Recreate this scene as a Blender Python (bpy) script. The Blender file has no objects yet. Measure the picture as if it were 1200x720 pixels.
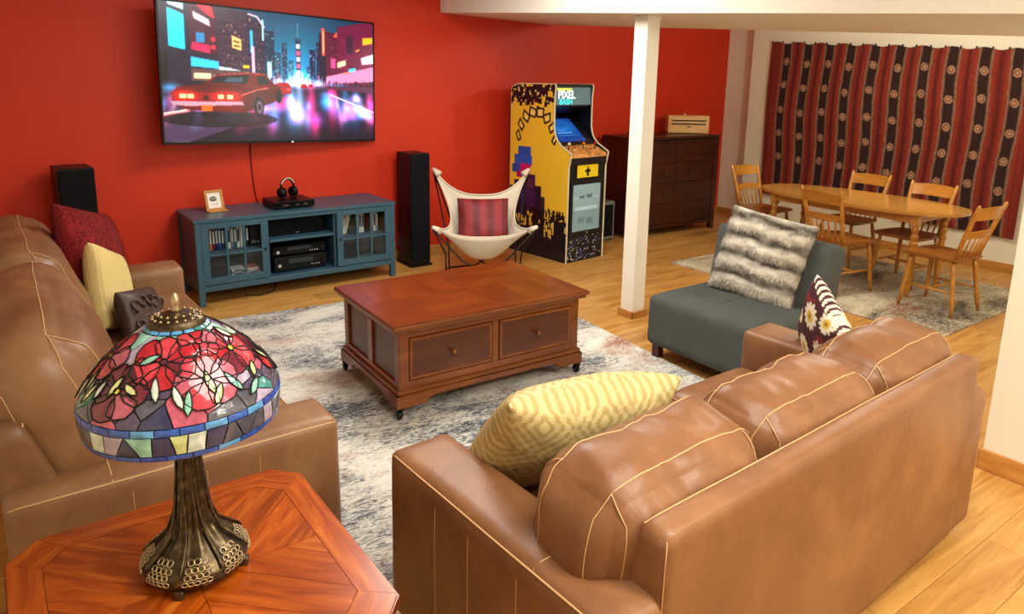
import bpy, bmesh, math, random
import numpy as np
from mathutils import Vector, Matrix, noise
PI = math.pi
S = bpy.context.scene
C = S.collection
rnd = random.Random(7)

# ------------------------------------------------------------------ camera
F, CX, CY = 838.1, 601.3, 268.7
TH, RO, YA, H = math.radians(11.92), math.radians(.99), math.radians(35.94), 1.75
r0 = Vector((math.cos(YA), -math.sin(YA), 0)); fh = Vector((math.sin(YA), math.cos(YA), 0)); zz = Vector((0, 0, 1))
fw = fh*math.cos(TH)-zz*math.sin(TH); u0 = fh*math.sin(TH)+zz*math.cos(TH)
RR = r0*math.cos(RO)+u0*math.sin(RO); UU = u0*math.cos(RO)-r0*math.sin(RO)
cam = bpy.data.cameras.new('camera'); co = bpy.data.objects.new('camera', cam); C.objects.link(co)
M = Matrix.Identity(4)
for i in range(3):
    M[i][0] = RR[i]; M[i][1] = UU[i]; M[i][2] = -fw[i]
M[2][3] = H
co.matrix_world = M
cam.sensor_fit = 'HORIZONTAL'; cam.sensor_width = 36; cam.lens = F*36/1200
cam.shift_x = (600-CX)/1200; cam.shift_y = -(360-CY)/1200
cam.clip_start = .05; cam.clip_end = 60
S.camera = co
# ------------------------------------------------------------------ world, lamps, exposure
w = bpy.data.worlds.new('world'); S.world = w; w.use_nodes = True
w.node_tree.nodes['Background'].inputs[0].default_value = (1, .93, .85, 1)
w.node_tree.nodes['Background'].inputs[1].default_value = .3
S.view_settings.view_transform = 'Standard'; S.view_settings.look = 'None'
S.view_settings.exposure = 0.0; S.view_settings.gamma = 1; S.view_settings.use_curve_mapping = False
def lamp(name, loc, power, size, col, target=None):
    l = bpy.data.lights.new(name, 'AREA'); l.shape = 'DISK'; l.size = size; l.energy = power; l.color = col
    o = bpy.data.objects.new(name, l); C.objects.link(o); o.location = loc
    if target: o.rotation_euler = (Vector(target)-Vector(loc)).to_track_quat('-Z', 'Y').to_euler()
    return o
WARM = (1, .94, .79)
lamp('ceiling_lamp', (2.4, 3.7, 2.72), 85, 1.4, (1, .96, .86))
lamp('ceiling_lamp', (1.2, .6, 2.72), 60, 1.5, (1, .96, .86))
lamp('ceiling_lamp', (2.2, -.9, 2.72), 90, .7, WARM)
def bulb(name, loc, power, rad, col):
    l = bpy.data.lights.new(name, 'POINT'); l.energy = power; l.shadow_soft_size = rad; l.color = col
    o = bpy.data.objects.new(name, l); C.objects.link(o); o.location = loc
bulb('unseen_bulb', (5.9, 3.1, 2.30), 65, .12, WARM)  # pendant over the dining table, hidden behind the beam
bulb('unseen_bulb', (5.3, .5, 1.65), 60, .15, WARM)  # unseen bulb added low, off to the side, to brighten the beam's underside

# ------------------------------------------------------------------ materials
def lin(c):
    if isinstance(c, str):
        c = c.lstrip('#'); c = [int(c[i:i+2], 16)/255 for i in (0, 2, 4)]
    return tuple((x/12.92 if x <= .04045 else ((x+.055)/1.055)**2.4) for x in c[:3])
def newmat(name):
    m = bpy.data.materials.new(name); m.use_nodes = True
    nt = m.node_tree; b = nt.nodes['Principled BSDF']
    return m, nt, b
def nd(nt, t, **k):
    n = nt.nodes.new(t)
    for a, v in k.items():
        if a in n.inputs.keys() if isinstance(a, str) else False: n.inputs[a].default_value = v
        else: setattr(n, a, v)
    return n
def coords(nt, scale=(1, 1, 1), rot=(0, 0, 0)):
    t = nt.nodes.new('ShaderNodeTexCoord'); mp = nt.nodes.new('ShaderNodeMapping')
    mp.inputs['Scale'].default_value = scale; mp.inputs['Rotation'].default_value = rot
    nt.links.new(t.outputs['Object'], mp.inputs['Vector']); return mp.outputs[0]
def ramp(nt, fac, stops):
    r = nt.nodes.new('ShaderNodeValToRGB'); e = r.color_ramp.elements
    while len(e) < len(stops): e.new(.5)
    for i, (p, c) in enumerate(stops):
        e[i].position = p; e[i].color = (*lin(c), 1)
    nt.links.new(fac, r.inputs[0]); return r.outputs[0]
def noise_n(nt, vec, scale, detail=4, rough=.55, dist=0):
    n = nt.nodes.new('ShaderNodeTexNoise'); n.inputs['Scale'].default_value = scale
    n.inputs['Detail'].default_value = detail; n.inputs['Roughness'].default_value = rough; n.inputs['Distortion'].default_value = dist
    nt.links.new(vec, n.inputs['Vector']); return n.outputs[0]
def bump(nt, b, h, strength, dist=.01):
    n = nt.nodes.new('ShaderNodeBump'); n.inputs['Strength'].default_value = strength; n.inputs['Distance'].default_value = dist
    nt.links.new(h, n.inputs['Height']); nt.links.new(n.outputs[0], b.inputs['Normal'])
def plain(name, c, rough=.5, metal=0, var=0, vscale=6, bmp=0, bscale=80, spec=.5, emit=0, coat=0):
    m, nt, b = newmat(name)
    b.inputs['Base Color'].default_value = (*lin(c), 1); b.inputs['Roughness'].default_value = rough
    b.inputs['Metallic'].default_value = metal; b.inputs['Specular IOR Level'].default_value = spec
    if coat: b.inputs['Coat Weight'].default_value = coat; b.inputs['Coat Roughness'].default_value = .15
    if emit: b.inputs['Emission Color'].default_value = (*lin(c), 1); b.inputs['Emission Strength'].default_value = emit
    if var or bmp: v = coords(nt)
    if var:
        l = lin(c); n = noise_n(nt, v, vscale, 5)
        r = nt.nodes.new('ShaderNodeValToRGB'); e = r.color_ramp.elements
        e[0].position = .3; e[1].position = .7
        e[0].color = (*[x*(1-var) for x in l], 1); e[1].color = (*[min(1, x*(1+var)) for x in l], 1)
        nt.links.new(n, r.inputs[0]); nt.links.new(r.outputs[0], b.inputs['Base Color'])
    if bmp: bump(nt, b, noise_n(nt, v, bscale, 3), bmp)
    return m
def wood(name, stops, scale=3, stretch=(1, 12, 12), rough=.35, dist=1.2, rnd_by_obj=False, coat=0, bmp=.03):
    m, nt, b = newmat(name); v = coords(nt, stretch)
    if rnd_by_obj:
        oi = nt.nodes.new('ShaderNodeObjectInfo'); a = nt.nodes.new('ShaderNodeVectorMath'); a.operation = 'MULTIPLY_ADD'
        nt.links.new(oi.outputs['Random'], a.inputs[0]); a.inputs[1].default_value = (37, 91, 17); nt.links.new(v, a.inputs[2]); v = a.outputs[0]
    n = noise_n(nt, v, scale, 6, .6, dist)
    c = ramp(nt, n, stops)
    if rnd_by_obj:
        h = nt.nodes.new('ShaderNodeHueSaturation'); mr = nt.nodes.new('ShaderNodeMapRange')
        mr.inputs[3].default_value = .86; mr.inputs[4].default_value = 1.12
        nt.links.new(oi.outputs['Random'], mr.inputs[0]); nt.links.new(mr.outputs[0], h.inputs['Value']); nt.links.new(c, h.inputs['Color']); c = h.outputs[0]
    nt.links.new(c, b.inputs['Base Color']); b.inputs['Roughness'].default_value = rough
    if coat: b.inputs['Coat Weight'].default_value = coat; b.inputs['Coat Roughness'].default_value = .12
    if bmp: bump(nt, b, n, bmp)
    return m
def vcol(name, rough=.6, emit=0, bmp=0, bscale=120):
    m, nt, b = newmat(name)
    a = nt.nodes.new('ShaderNodeVertexColor'); a.layer_name = 'Col'
    nt.links.new(a.outputs[0], b.inputs['Base Color']); b.inputs['Roughness'].default_value = rough
    if emit:
        nt.links.new(a.outputs[0], b.inputs['Emission Color']); b.inputs['Emission Strength'].default_value = emit
    if bmp: bump(nt, b, noise_n(nt, coords(nt), bscale, 3), bmp)
    return m
def leather_mat(name, lo, mid, hi):
    m, nt, b = newmat(name); v = coords(nt)
    n = noise_n(nt, v, 2.2, 6, .6, .4)
    c = ramp(nt, n, [(.28, lo), (.5, mid), (.75, hi)])
    nt.links.new(c, b.inputs['Base Color']); b.inputs['Roughness'].default_value = .42
    b.inputs['Specular IOR Level'].default_value = .45
    vo = nt.nodes.new('ShaderNodeTexVoronoi'); vo.inputs['Scale'].default_value = 220; nt.links.new(v, vo.inputs['Vector'])
    n2 = noise_n(nt, v, 14, 5, .6, .8)
    mx = nt.nodes.new('ShaderNodeMath'); mx.operation = 'MULTIPLY_ADD'; mx.inputs[1].default_value = .12
    nt.links.new(vo.outputs['Distance'], mx.inputs[0]); nt.links.new(n2, mx.inputs[2])
    bump(nt, b, mx.outputs[0], .16, .012)
    return m
def glass_mat(name, tint=(.9, .95, .97)):
    m = bpy.data.materials.new(name); m.use_nodes = True; nt = m.node_tree; nt.nodes.clear()
    o = nt.nodes.new('ShaderNodeOutputMaterial'); mx = nt.nodes.new('ShaderNodeMixShader')
    t = nt.nodes.new('ShaderNodeBsdfTransparent'); g = nt.nodes.new('ShaderNodeBsdfGlossy'); lw = nt.nodes.new('ShaderNodeLayerWeight')
    p = nt.nodes.new('ShaderNodeMath'); p.operation = 'POWER'; p.inputs[1].default_value = 4
    q = nt.nodes.new('ShaderNodeMath'); q.operation = 'MULTIPLY_ADD'; q.inputs[1].default_value = .6; q.inputs[2].default_value = .03
    t.inputs[0].default_value = (*tint, 1); g.inputs['Roughness'].default_value = .04
    nt.links.new(lw.outputs['Facing'], p.inputs[0]); nt.links.new(p.outputs[0], q.inputs[0]); nt.links.new(q.outputs[0], mx.inputs[0])
    nt.links.new(t.outputs[0], mx.inputs[1]); nt.links.new(g.outputs[0], mx.inputs[2]); nt.links.new(mx.outputs[0], o.inputs[0])
    return m
def rug_mat(name, cols, rust):
    m, nt, b = newmat(name); v = coords(nt, (1, 1.9, 1)); v2 = coords(nt, (13, 38, 13))
    big = noise_n(nt, v, 1.5, 5, .6, .6); fine = noise_n(nt, v2, 1.6, 6, .75, 1.5)
    mx = nt.nodes.new('ShaderNodeMath'); mx.operation = 'MULTIPLY_ADD'; mx.inputs[1].default_value = .75
    s = nt.nodes.new('ShaderNodeMath'); s.operation = 'SUBTRACT'; s.inputs[1].default_value = .5
    nt.links.new(big, s.inputs[0]); nt.links.new(s.outputs[0], mx.inputs[0]); nt.links.new(fine, mx.inputs[2])
    c = ramp(nt, mx.outputs[0], cols)
    r2 = noise_n(nt, coords(nt, (1, 2, 1)), 1.25, 4, .6); rr = nt.nodes.new('ShaderNodeValToRGB')
    rr.color_ramp.elements[0].position = .55; rr.color_ramp.elements[1].position = .68
    nt.links.new(r2, rr.inputs[0])
    f2 = nt.nodes.new('ShaderNodeMath'); f2.operation = 'MULTIPLY'
    fr = nt.nodes.new('ShaderNodeValToRGB'); fr.color_ramp.elements[0].position = .40; fr.color_ramp.elements[1].position = .52
    nt.links.new(noise_n(nt, v2, 2.6, 5, .7, 1), fr.inputs[0])
    nt.links.new(rr.outputs[0], f2.inputs[0]); nt.links.new(fr.outputs[0], f2.inputs[1])
    mix = nt.nodes.new('ShaderNodeMixRGB'); nt.links.new(f2.outputs[0], mix.inputs[0]); nt.links.new(c, mix.inputs[1]); mix.inputs[2].default_value = (*lin(rust), 1)
    nt.links.new(mix.outputs[0], b.inputs['Base Color']); b.inputs['Roughness'].default_value = .95; b.inputs['Specular IOR Level'].default_value = .1
    bump(nt, b, noise_n(nt, coords(nt, (60, 120, 60)), 3, 4), .5, .01)
    return m

m_red = plain('red_wall_paint', '#cb3013', .5, var=.06, vscale=1.3, bmp=.04, bscale=160, spec=.35)
m_white = plain('cream_wall_paint', '#e9e2cf', .7, var=.02, vscale=2, bmp=.02, spec=.2)
m_colm = plain('white_post_paint', '#ece8db', .6, var=.02, spec=.25)
m_ceil = plain('ceiling_paint', '#e2dccb', .8, spec=.1)
m_plank = wood('oak_laminate', [(.25, '#9c672a'), (.45, '#bb8743'), (.6, '#c99852'), (.8, '#d4a964')], 1.4, (1, 9, 9), .34, 1.5, True, bmp=.015)
m_sub = plain('subfloor', '#6b4a22', .8)
m_trim = wood('oak_trim', [(.3, '#a86c2c'), (.6, '#c58c46'), (.8, '#d8a45c')], 2.5, (1.5, 1.5, 14), .35, .6)
m_leather = leather_mat('tan_leather', '#6c4527', '#825637', '#996d48')
m_leather2 = leather_mat('brown_leather', '#6b492e', '#80593b', '#98734f')
m_thread = plain('tan_thread', '#c89f70', .6)
m_black = plain('black_plastic', '#08080a', .42, spec=.3)
m_matte = plain('matte_black', '#0a0b0d', .7, spec=.2)
m_grille = plain('speaker_grille', '#080c12', .85, bmp=.3, bscale=500, spec=.2)
m_blue = plain('blue_paint', '#2f5468', .38, var=.06, vscale=4)
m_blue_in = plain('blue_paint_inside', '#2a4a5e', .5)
m_glass = glass_mat('cabinet_glass')
m_cherry = wood('cherry_wood', [(.25, '#5e2409'), (.5, '#7d340d'), (.75, '#974714')], 2.2, (1, 7, 7), .28, 1.0, coat=.35)
m_cherry_top = wood('cherry_veneer', [(.25, '#4d1f06'), (.5, '#632c09'), (.75, '#7a3d0e')], 2.0, (1, 6, 6), .3, .8, True, coat=.12)
m_cherry_l = wood('cherry_wood_light', [(.25, '#5f2e09'), (.5, '#783e0e'), (.75, '#8f5016')], 2.4, (1, 9, 9), .34, .8, coat=.15)
m_cherry_d = wood('cherry_panel_dark', [(.25, '#431d07'), (.5, '#552609'), (.75, '#68320d')], 2.4, (1, 8, 8), .36, .8, coat=.1)
for m__ in (m_cherry_top,): m__.node_tree.nodes['Principled BSDF'].inputs['Specular IOR Level'].default_value = .3
m_end = wood('mahogany_veneer', [(.2, '#702605'), (.42, '#8f3b09'), (.6, '#ab5012'), (.82, '#cc782c')], 3.0, (1, 7, 7), .26, 1.4, True, coat=.12)
m_end_d = wood('mahogany_body', [(.25, '#5a1d08'), (.6, '#7c2f0c')], 2.4, (1, 8, 8), .25, .8, coat=.4)
m_espresso = wood('espresso_wood', [(.25, '#2c110a'), (.55, '#40190d'), (.8, '#542212')], 2.4, (1, 9, 9), .38, .7)
m_maple = wood('maple_wood', [(.25, '#a2661f'), (.5, '#bd7f30'), (.78, '#cf9747')], 2.4, (2, 9, 9), .3, .8, coat=.3)
m_maple_top = wood('maple_top', [(.25, '#b07a33'), (.5, '#c08a40'), (.78, '#cd9c54')], 2.0, (12, 1, 8), .22, .8, coat=.5)
m_seatw = wood('maple_seat', [(.25, '#7d471a'), (.5, '#925721'), (.78, '#a66c2e')], 2.4, (9, 2, 9), .3, .8, coat=.3)
m_canvas = plain('natural_canvas', '#d9cfbd', .9, bmp=.15, bscale=300, spec=.15)
m_iron = plain('black_iron', '#17120f', .5, .4)
m_grey = plain('charcoal_suede', '#505452', .95, var=.1, vscale=5, bmp=.06, bscale=200, spec=.15)
m_bronze, nt_, b_ = newmat('antique_bronze')
nt_.links.new(ramp(nt_, noise_n(nt_, coords(nt_), 60, 4), [(.3, '#3a2f22'), (.55, '#574935'), (.75, '#867657')]), b_.inputs['Base Color'])
b_.inputs['Metallic'].default_value = .85; b_.inputs['Roughness'].default_value = .38
m_brass = plain('pale_bronze', '#b7a27c', .35, .8)
m_chrome = plain('chrome', '#d8d8d8', .2, 1)
m_rug = rug_mat('distressed_rug', [(.30, '#34373f'), (.40, '#6d7076'), (.46, '#b0b0ae'), (.53, '#d9d6ce'), (.72, '#ebe6dc')], '#a0664c')
m_rug2 = rug_mat('dining_rug', [(.32, '#4d4a44'), (.42, '#8b8272'), (.5, '#bdb39c'), (.7, '#d8cfb8')], '#8a4f3a')
m_whitep = plain('white_plastic', '#e8e6e0', .4)
m_redrope = plain('red_painted_cable', '#8e1208', .5)

# ------------------------------------------------------------------ helpers
def link(o, parent=None):
    C.objects.link(o)
    if parent: o.parent = parent
    return o
def thing(name, label, cat, loc=(0, 0, 0), rz=0, group=None):
    o = bpy.data.objects.new(name, None); C.objects.link(o); o.location = loc; o.rotation_euler = (0, 0, rz)
    o.empty_display_size = .1; o['label'] = label; o['category'] = cat
    if group: o['group'] = group
    return o
def tag(o, label, cat, group=None):
    o['label'] = label; o['category'] = cat
    if group: o['group'] = group
    return o
def obj(name, bm, mat, parent=None, smooth=False, loc=None, rot=None, label=None):
    me = bpy.data.meshes.new(name)
    if isinstance(bm, bmesh.types.BMesh):
        bmesh.ops.recalc_face_normals(bm, faces=bm.faces); bm.to_mesh(me); bm.free()
    else:
        me.from_pydata(bm[0], [], bm[1])
    me.materials.append(mat)
    if smooth:
        me.polygons.foreach_set('use_smooth', [True]*len(me.polygons))
        if smooth == 'auto':
            try: me.set_sharp_from_angle(angle=math.radians(35))
            except Exception: pass
    me.update()
    o = link(bpy.data.objects.new(name, me), parent)
    if loc: o.location = loc
    if rot: o.rotation_euler = rot
    if label: o['label'] = label
    return o
def struct(name, bm, mat, **k):
    o = obj(name, bm, mat, **k); o['kind'] = 'structure'; return o
def add_box(bm, c, s, bev=0, rot=None, seg=1):
    n0 = len(bm.verts)
    g = bmesh.ops.create_cube(bm, size=1)
    vs = g['verts']
    bmesh.ops.scale(bm, vec=s, verts=vs)
    if bev:
        es = list({e for v in vs for e in v.link_edges})
        r = bmesh.ops.bevel(bm, geom=es, offset=bev, segments=seg, affect='EDGES', profile=.6)
        bm.verts.ensure_lookup_table(); vs = bm.verts[n0:]
        vs = list({v for f in r['faces'] for v in f.verts} | set(v for v in bm.verts[n0:]))
    if rot is not None: bmesh.ops.rotate(bm, cent=(0, 0, 0), matrix=rot, verts=vs)
    bmesh.ops.translate(bm, vec=c, verts=vs)
    return bm
def bx(c, s, bev=0, rot=None, seg=1): return add_box(bmesh.new(), c, s, bev, rot, seg)
def bx2(lo, hi, bev=0, seg=1):
    return bx([(a+b)/2 for a, b in zip(lo, hi)], [abs(b-a) for a, b in zip(lo, hi)], bev, None, seg)
def add_lathe(bm, prof, seg=24, center=(0, 0, 0), mod=None, axis='z', a0=0):
    rings = []
    for k, (r, z) in enumerate(prof):
        ring = []
        for i in range(seg):
            a = a0+2*PI*i/seg; rr = r*(mod(a, k, z) if mod else 1)
            p = (rr*math.cos(a), rr*math.sin(a), z)
            if axis == 'y': p = (p[0], p[2], p[1])
            if axis == 'x': p = (p[2], p[0], p[1])
            ring.append(bm.verts.new((p[0]+center[0], p[1]+center[1], p[2]+center[2])))
        rings.append(ring)
    for a, b in zip(rings, rings[1:]):
        for i in range(seg): bm.faces.new((a[i], a[(i+1) % seg], b[(i+1) % seg], b[i]))
    if prof[0][0] > 1e-5: bm.faces.new(rings[0][::-1])
    if prof[-1][0] > 1e-5: bm.faces.new(rings[-1])
    return bm
def lathe(prof, seg=24, **k): return add_lathe(bmesh.new(), prof, seg, **k)
def add_tube(bm, pts, r, seg=8, closed=False):
    pts = [Vector(p) for p in pts]; n = len(pts); rs = r if isinstance(r, (list, tuple)) else [r]*n
    rings = []; prev = None
    for i, p in enumerate(pts):
        if closed: t = pts[(i+1) % n]-pts[i-1]
        else: t = pts[min(i+1, n-1)]-pts[max(i-1, 0)]
        t.normalize()
        if prev is None:
            a = Vector((0, 0, 1)) if abs(t.z) < .9 else Vector((1, 0, 0)); x = t.cross(a).normalized()
        else:
            x = (prev-t*prev.dot(t)).normalized()
        prev = x; y = t.cross(x)
        rings.append([bm.verts.new(p+(x*math.cos(2*PI*k/seg)+y*math.sin(2*PI*k/seg))*rs[i]) for k in range(seg)])
    pr = list(zip(rings, rings[1:]))
    if closed: pr.append((rings[-1], rings[0]))
    for a, b in pr:
        for k in range(seg): bm.faces.new((a[k], a[(k+1) % seg], b[(k+1) % seg], b[k]))
    if not closed: bm.faces.new(rings[0][::-1]); bm.faces.new(rings[-1])
    return bm
def tube(pts, r, seg=8, closed=False): return add_tube(bmesh.new(), pts, r, seg, closed)
def add_prism(bm, poly, z0, z1):
    a = [bm.verts.new((x, y, z0)) for x, y in poly]; b = [bm.verts.new((x, y, z1)) for x, y in poly]
    bm.faces.new(a[::-1]); bm.faces.new(b); n = len(poly)
    for i in range(n): bm.faces.new((a[i], a[(i+1) % n], b[(i+1) % n], b[i]))
    return bm
def prism(poly, z0, z1): return add_prism(bmesh.new(), poly, z0, z1)
def prism_x(poly, x0, x1):            # poly in (y,z), extruded along x
    bm = bmesh.new()
    a = [bm.verts.new((x0, y, z)) for y, z in poly]; b = [bm.verts.new((x1, y, z)) for y, z in poly]
    bm.faces.new(a); bm.faces.new(b[::-1]); n = len(poly)
    for i in range(n): bm.faces.new((a[i], b[i], b[(i+1) % n], a[(i+1) % n]))
    return bm
def hexa(p):                          # 8 corners: bottom 4 ccw, top 4 ccw
    bm = bmesh.new(); v = [bm.verts.new(q) for q in p]
    for f in ((3, 2, 1, 0), (4, 5, 6, 7), (0, 1, 5, 4), (1, 2, 6, 5), (2, 3, 7, 6), (3, 0, 4, 7)): bm.faces.new([v[i] for i in f])
    return bm
class Soft:
    """rounded box with puffed faces; fn maps the cube surface to the cushion surface"""
    def __init__(s, sx, sy, sz, r, puff=(0, 0, 0), wr=0, seed=0, wscale=4, crown=0, sag=0):
        s.h = Vector((sx/2, sy/2, sz/2)); s.r = min(r, *[q*.98 for q in s.h]); s.puff = puff; s.wr = wr; s.seed = seed; s.ws = wscale; s.crown = crown; s.sag = sag
    def fn(s, p):
        q = Vector([p[i]*s.h[i] for i in range(3)])
        inn = Vector([max(-(s.h[i]-s.r), min(s.h[i]-s.r, q[i])) for i in range(3)])
        d = q-inn
        nn = d.normalized() if d.length > 1e-9 else Vector((0, 0, 1))
        out = inn+nn*s.r
        for i in range(3):
            j, k = (i+1) % 3, (i+2) % 3
            out[i] += p[i]*s.puff[i]*max(0, 1-p[j]**2)**.7*max(0, 1-p[k]**2)**.7
        if s.crown: out.z += s.crown*(1-p[0]**2)*(1 if p[2] > 0 else 0)*max(0, p[2])
        if s.wr:
            o = Vector((s.seed*7.3, s.seed*3.1, 0))
            a = noise.noise(out*s.ws+o); b = 1-abs(noise.noise(Vector((out.x*s.ws*2.2, out.y*s.ws*.9, out.z*s.ws*1.1))+o*2))
            out += nn*(s.wr*(a*.9+(b-.75)*.7))
        return out
    def mesh(s, n=14):
        nx, ny, nz = [max(3, int(n*q/max(s.h)+2)) for q in s.h]
        bm = bmesh.new(); V = {}
        def lin_(n): return [2*i/n-1 for i in range(n+1)]
        X, Y, Z = lin_(nx), lin_(ny), lin_(nz)
        # concentrate samples at the ends so the rounding shows
        X, Y, Z = [[math.copysign(1-(1-abs(t))**1.25, t) for t in A] for A in (X, Y, Z)]
        def g(i, j, k):
            if (i, j, k) not in V: V[(i, j, k)] = bm.verts.new(s.fn((X[i], Y[j], Z[k])))
            return V[(i, j, k)]
        for i in range(nx):
            for j in range(ny):
                for k in (0, nz): bm.faces.new((g(i, j, k), g(i+1, j, k), g(i+1, j+1, k), g(i, j+1, k)))
        for i in range(nx):
            for k in range(nz):
                for j in (0, ny): bm.faces.new((g(i, j, k), g(i+1, j, k), g(i+1, j, k+1), g(i, j, k+1)))
        for j in range(ny):
            for k in range(nz):
                for i in (0, nx): bm.faces.new((g(i, j, k), g(i, j+1, k), g(i, j+1, k+1), g(i, j, k+1)))
        return bm
    def seam(s, pts, r=.004, n=16, off=.002, closed=False):
        out = []
        m = len(pts) if closed else len(pts)-1
        for a in range(m):
            p, q = Vector(pts[a]), Vector(pts[(a+1) % len(pts)])
            for i in range(n): out.append(s.fn(tuple(p.lerp(q, i/n))))
        if not closed: out.append(s.fn(pts[-1]))
        return tube(out, r, 6, closed)
def pillow(w, h, t, n=26, wr=.006, seed=0, pinch=.07, ears=0.0, colfn=None):
    """square throw pillow in the XZ plane, thickness along Y; returns verts, faces, colours"""
    V, Fc, Cc = [], [], []
    def pos(u, v, side):
        e = (1-abs(u)**2.6)*(1-abs(v)**2.6)
        th = t/2*max(0, e)**.42
        x = u*w/2*(1-pinch*(1-v*v)); z = v*h/2*(1-pinch*(1-u*u))
        p = Vector((x, 0, z))
        d = noise.noise(Vector((x*6+seed*5, z*6, side*3)))*wr+noise.noise(Vector((x*17+seed, z*17, side)))*wr*.4
        p.y = side*(th+d*min(1, e*4))
        return p
    idx = {}
    for side in (-1, 1):
        for i in range(n+1):
            for j in range(n+1):
                edge = i in (0, n) or j in (0, n)
                key = (i, j, 0 if edge else side)
                if key in idx: continue
                u, v = 2*i/n-1, 2*j/n-1
                u, v = math.sin(u*PI/2*.92)/math.sin(PI/2*.92), math.sin(v*PI/2*.92)/math.sin(PI/2*.92)
                idx[key] = len(V); V.append(pos(u, v, side))
                if colfn: Cc.append(colfn(u, v, side))
    for side in (-1, 1):
        for i in range(n):
            for j in range(n):
                q = []
                for a, b in ((i, j), (i+1, j), (i+1, j+1), (i, j+1)):
                    edge = a in (0, n) or b in (0, n); q.append(idx[(a, b, 0 if edge else side)])
                Fc.append(q if side < 0 else q[::-1])
    return V, Fc, Cc
def set_cols(me, cols):
    a = me.color_attributes.new('Col', 'FLOAT_COLOR', 'POINT')
    c = np.ones((len(me.vertices), 4), np.float32); c[:, :3] = np.asarray(cols, np.float32)[:, :3]
    a.data.foreach_set('color', c.ravel())
def srgb2lin(a):
    a = np.asarray(a, float); return np.where(a <= .04045, a/12.92, ((a+.055)/1.055)**2.4)
def grid_pic(name, img, w, h, mat, parent, mask=None, loc=(0, 0, 0), rot=(0, 0, 0), bend=None):
    """img rows top to bottom, one colour per grid vertex; plate in local XZ facing -Y"""
    nr, nc = img.shape[:2]
    xs = np.linspace(-w/2, w/2, nc); zs = np.linspace(h/2, -h/2, nr)
    X, Z = np.meshgrid(xs, zs); Y = bend(X, Z) if bend is not None else np.zeros_like(X)
    me = bpy.data.meshes.new(name)
    v = np.stack([X, Y, Z], -1).reshape(-1, 3)
    i = np.arange(nr*nc).reshape(nr, nc)
    f = np.stack([i[1:, :-1], i[1:, 1:], i[:-1, 1:], i[:-1, :-1]], -1).reshape(-1, 4)
    if mask is not None:
        mk = (mask[1:, :-1] & mask[1:, 1:] & mask[:-1, 1:] & mask[:-1, :-1]).reshape(-1); f = f[mk]
    me.vertices.add(len(v)); me.vertices.foreach_set('co', v.ravel())
    me.loops.add(f.size); me.polygons.add(len(f))
    me.loops.foreach_set('vertex_index', f.ravel().astype(np.int32))
    me.polygons.foreach_set('loop_start', np.arange(0, f.size, 4, dtype=np.int32))
    me.update(calc_edges=True); me.validate()
    me.polygons.foreach_set('use_smooth', [True]*len(me.polygons))
    set_cols(me, srgb2lin(np.clip(img, 0, 1)).reshape(-1, 3))
    me.materials.append(mat)
    o = link(bpy.data.objects.new(name, me), parent); o.location = loc; o.rotation_euler = rot
    return o
class Pic:
    def __init__(s, w, h, bg=(0, 0, 0)):
        s.a = np.zeros((h, w, 3)); s.a[:] = bg
        s.u, s.v = np.meshgrid((np.arange(w)+.5)/w, (np.arange(h)+.5)/h)
        s.asp = w/h
    def poly(s, pts, col, al=1):
        m = np.zeros(s.u.shape, bool); n = len(pts)
        for i in range(n):
            (x1, y1), (x2, y2) = pts[i], pts[(i+1) % n]
            if y1 == y2: continue
            c = ((y1 > s.v) != (y2 > s.v)) & (s.u < (x2-x1)*(s.v-y1)/(y2-y1)+x1); m ^= c
        s.a[m] = s.a[m]*(1-al)+np.array(col)*al; return m
    def rect(s, x0, y0, x1, y1, col, al=1): return s.poly([(x0, y0), (x1, y0), (x1, y1), (x0, y1)], col, al)
    def ell(s, cx, cy, rx, ry, col, al=1):
        m = ((s.u-cx)/rx)**2+((s.v-cy)/ry)**2 < 1
        s.a[m] = s.a[m]*(1-al)+np.array(col)*al; return m
    def glow(s, cx, cy, rx, ry, col, k=1):
        g = np.exp(-(((s.u-cx)/rx)**2+((s.v-cy)/ry)**2))*k; s.a += g[..., None]*np.array(col)
    def line(s, pts, wd, col):
        for (x1, y1), (x2, y2) in zip(pts, pts[1:]):
            dx, dy = (x2-x1)*s.asp, y2-y1; L2 = dx*dx+dy*dy+1e-12
            t = np.clip((((s.u-x1)*s.asp)*dx+(s.v-y1)*dy)/L2, 0, 1)
            d = np.hypot((s.u-x1)*s.asp-t*dx, s.v-y1-t*dy); s.a[d < wd] = col
def text_mesh(name, body, size, mat, parent, loc, rot, depth=.001, bold=0.0, align='CENTER', spacing=1.0):
    cu = bpy.data.curves.new(name, 'FONT'); cu.body = body; cu.size = size; cu.extrude = depth; cu.offset = bold; cu.align_x = align; cu.align_y = 'CENTER'; cu.resolution_u = 3
    cu.space_character = spacing
    t = bpy.data.objects.new(name, cu); C.objects.link(t)
    dg = bpy.context.evaluated_depsgraph_get(); me = bpy.data.meshes.new_from_object(t.evaluated_get(dg))
    bpy.data.objects.remove(t); bpy.data.curves.remove(cu)
    me.materials.clear(); me.materials.append(mat); me.name = name
    o = link(bpy.data.objects.new(name, me), parent); o.location = loc; o.rotation_euler = rot
    return o
def copy_tree(o, parent=None):
    c = o.copy(); C.objects.link(c); c.parent = parent
    for ch in list(o.children): copy_tree(ch, c)
    return c
def zig(name, lbl): pass

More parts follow.
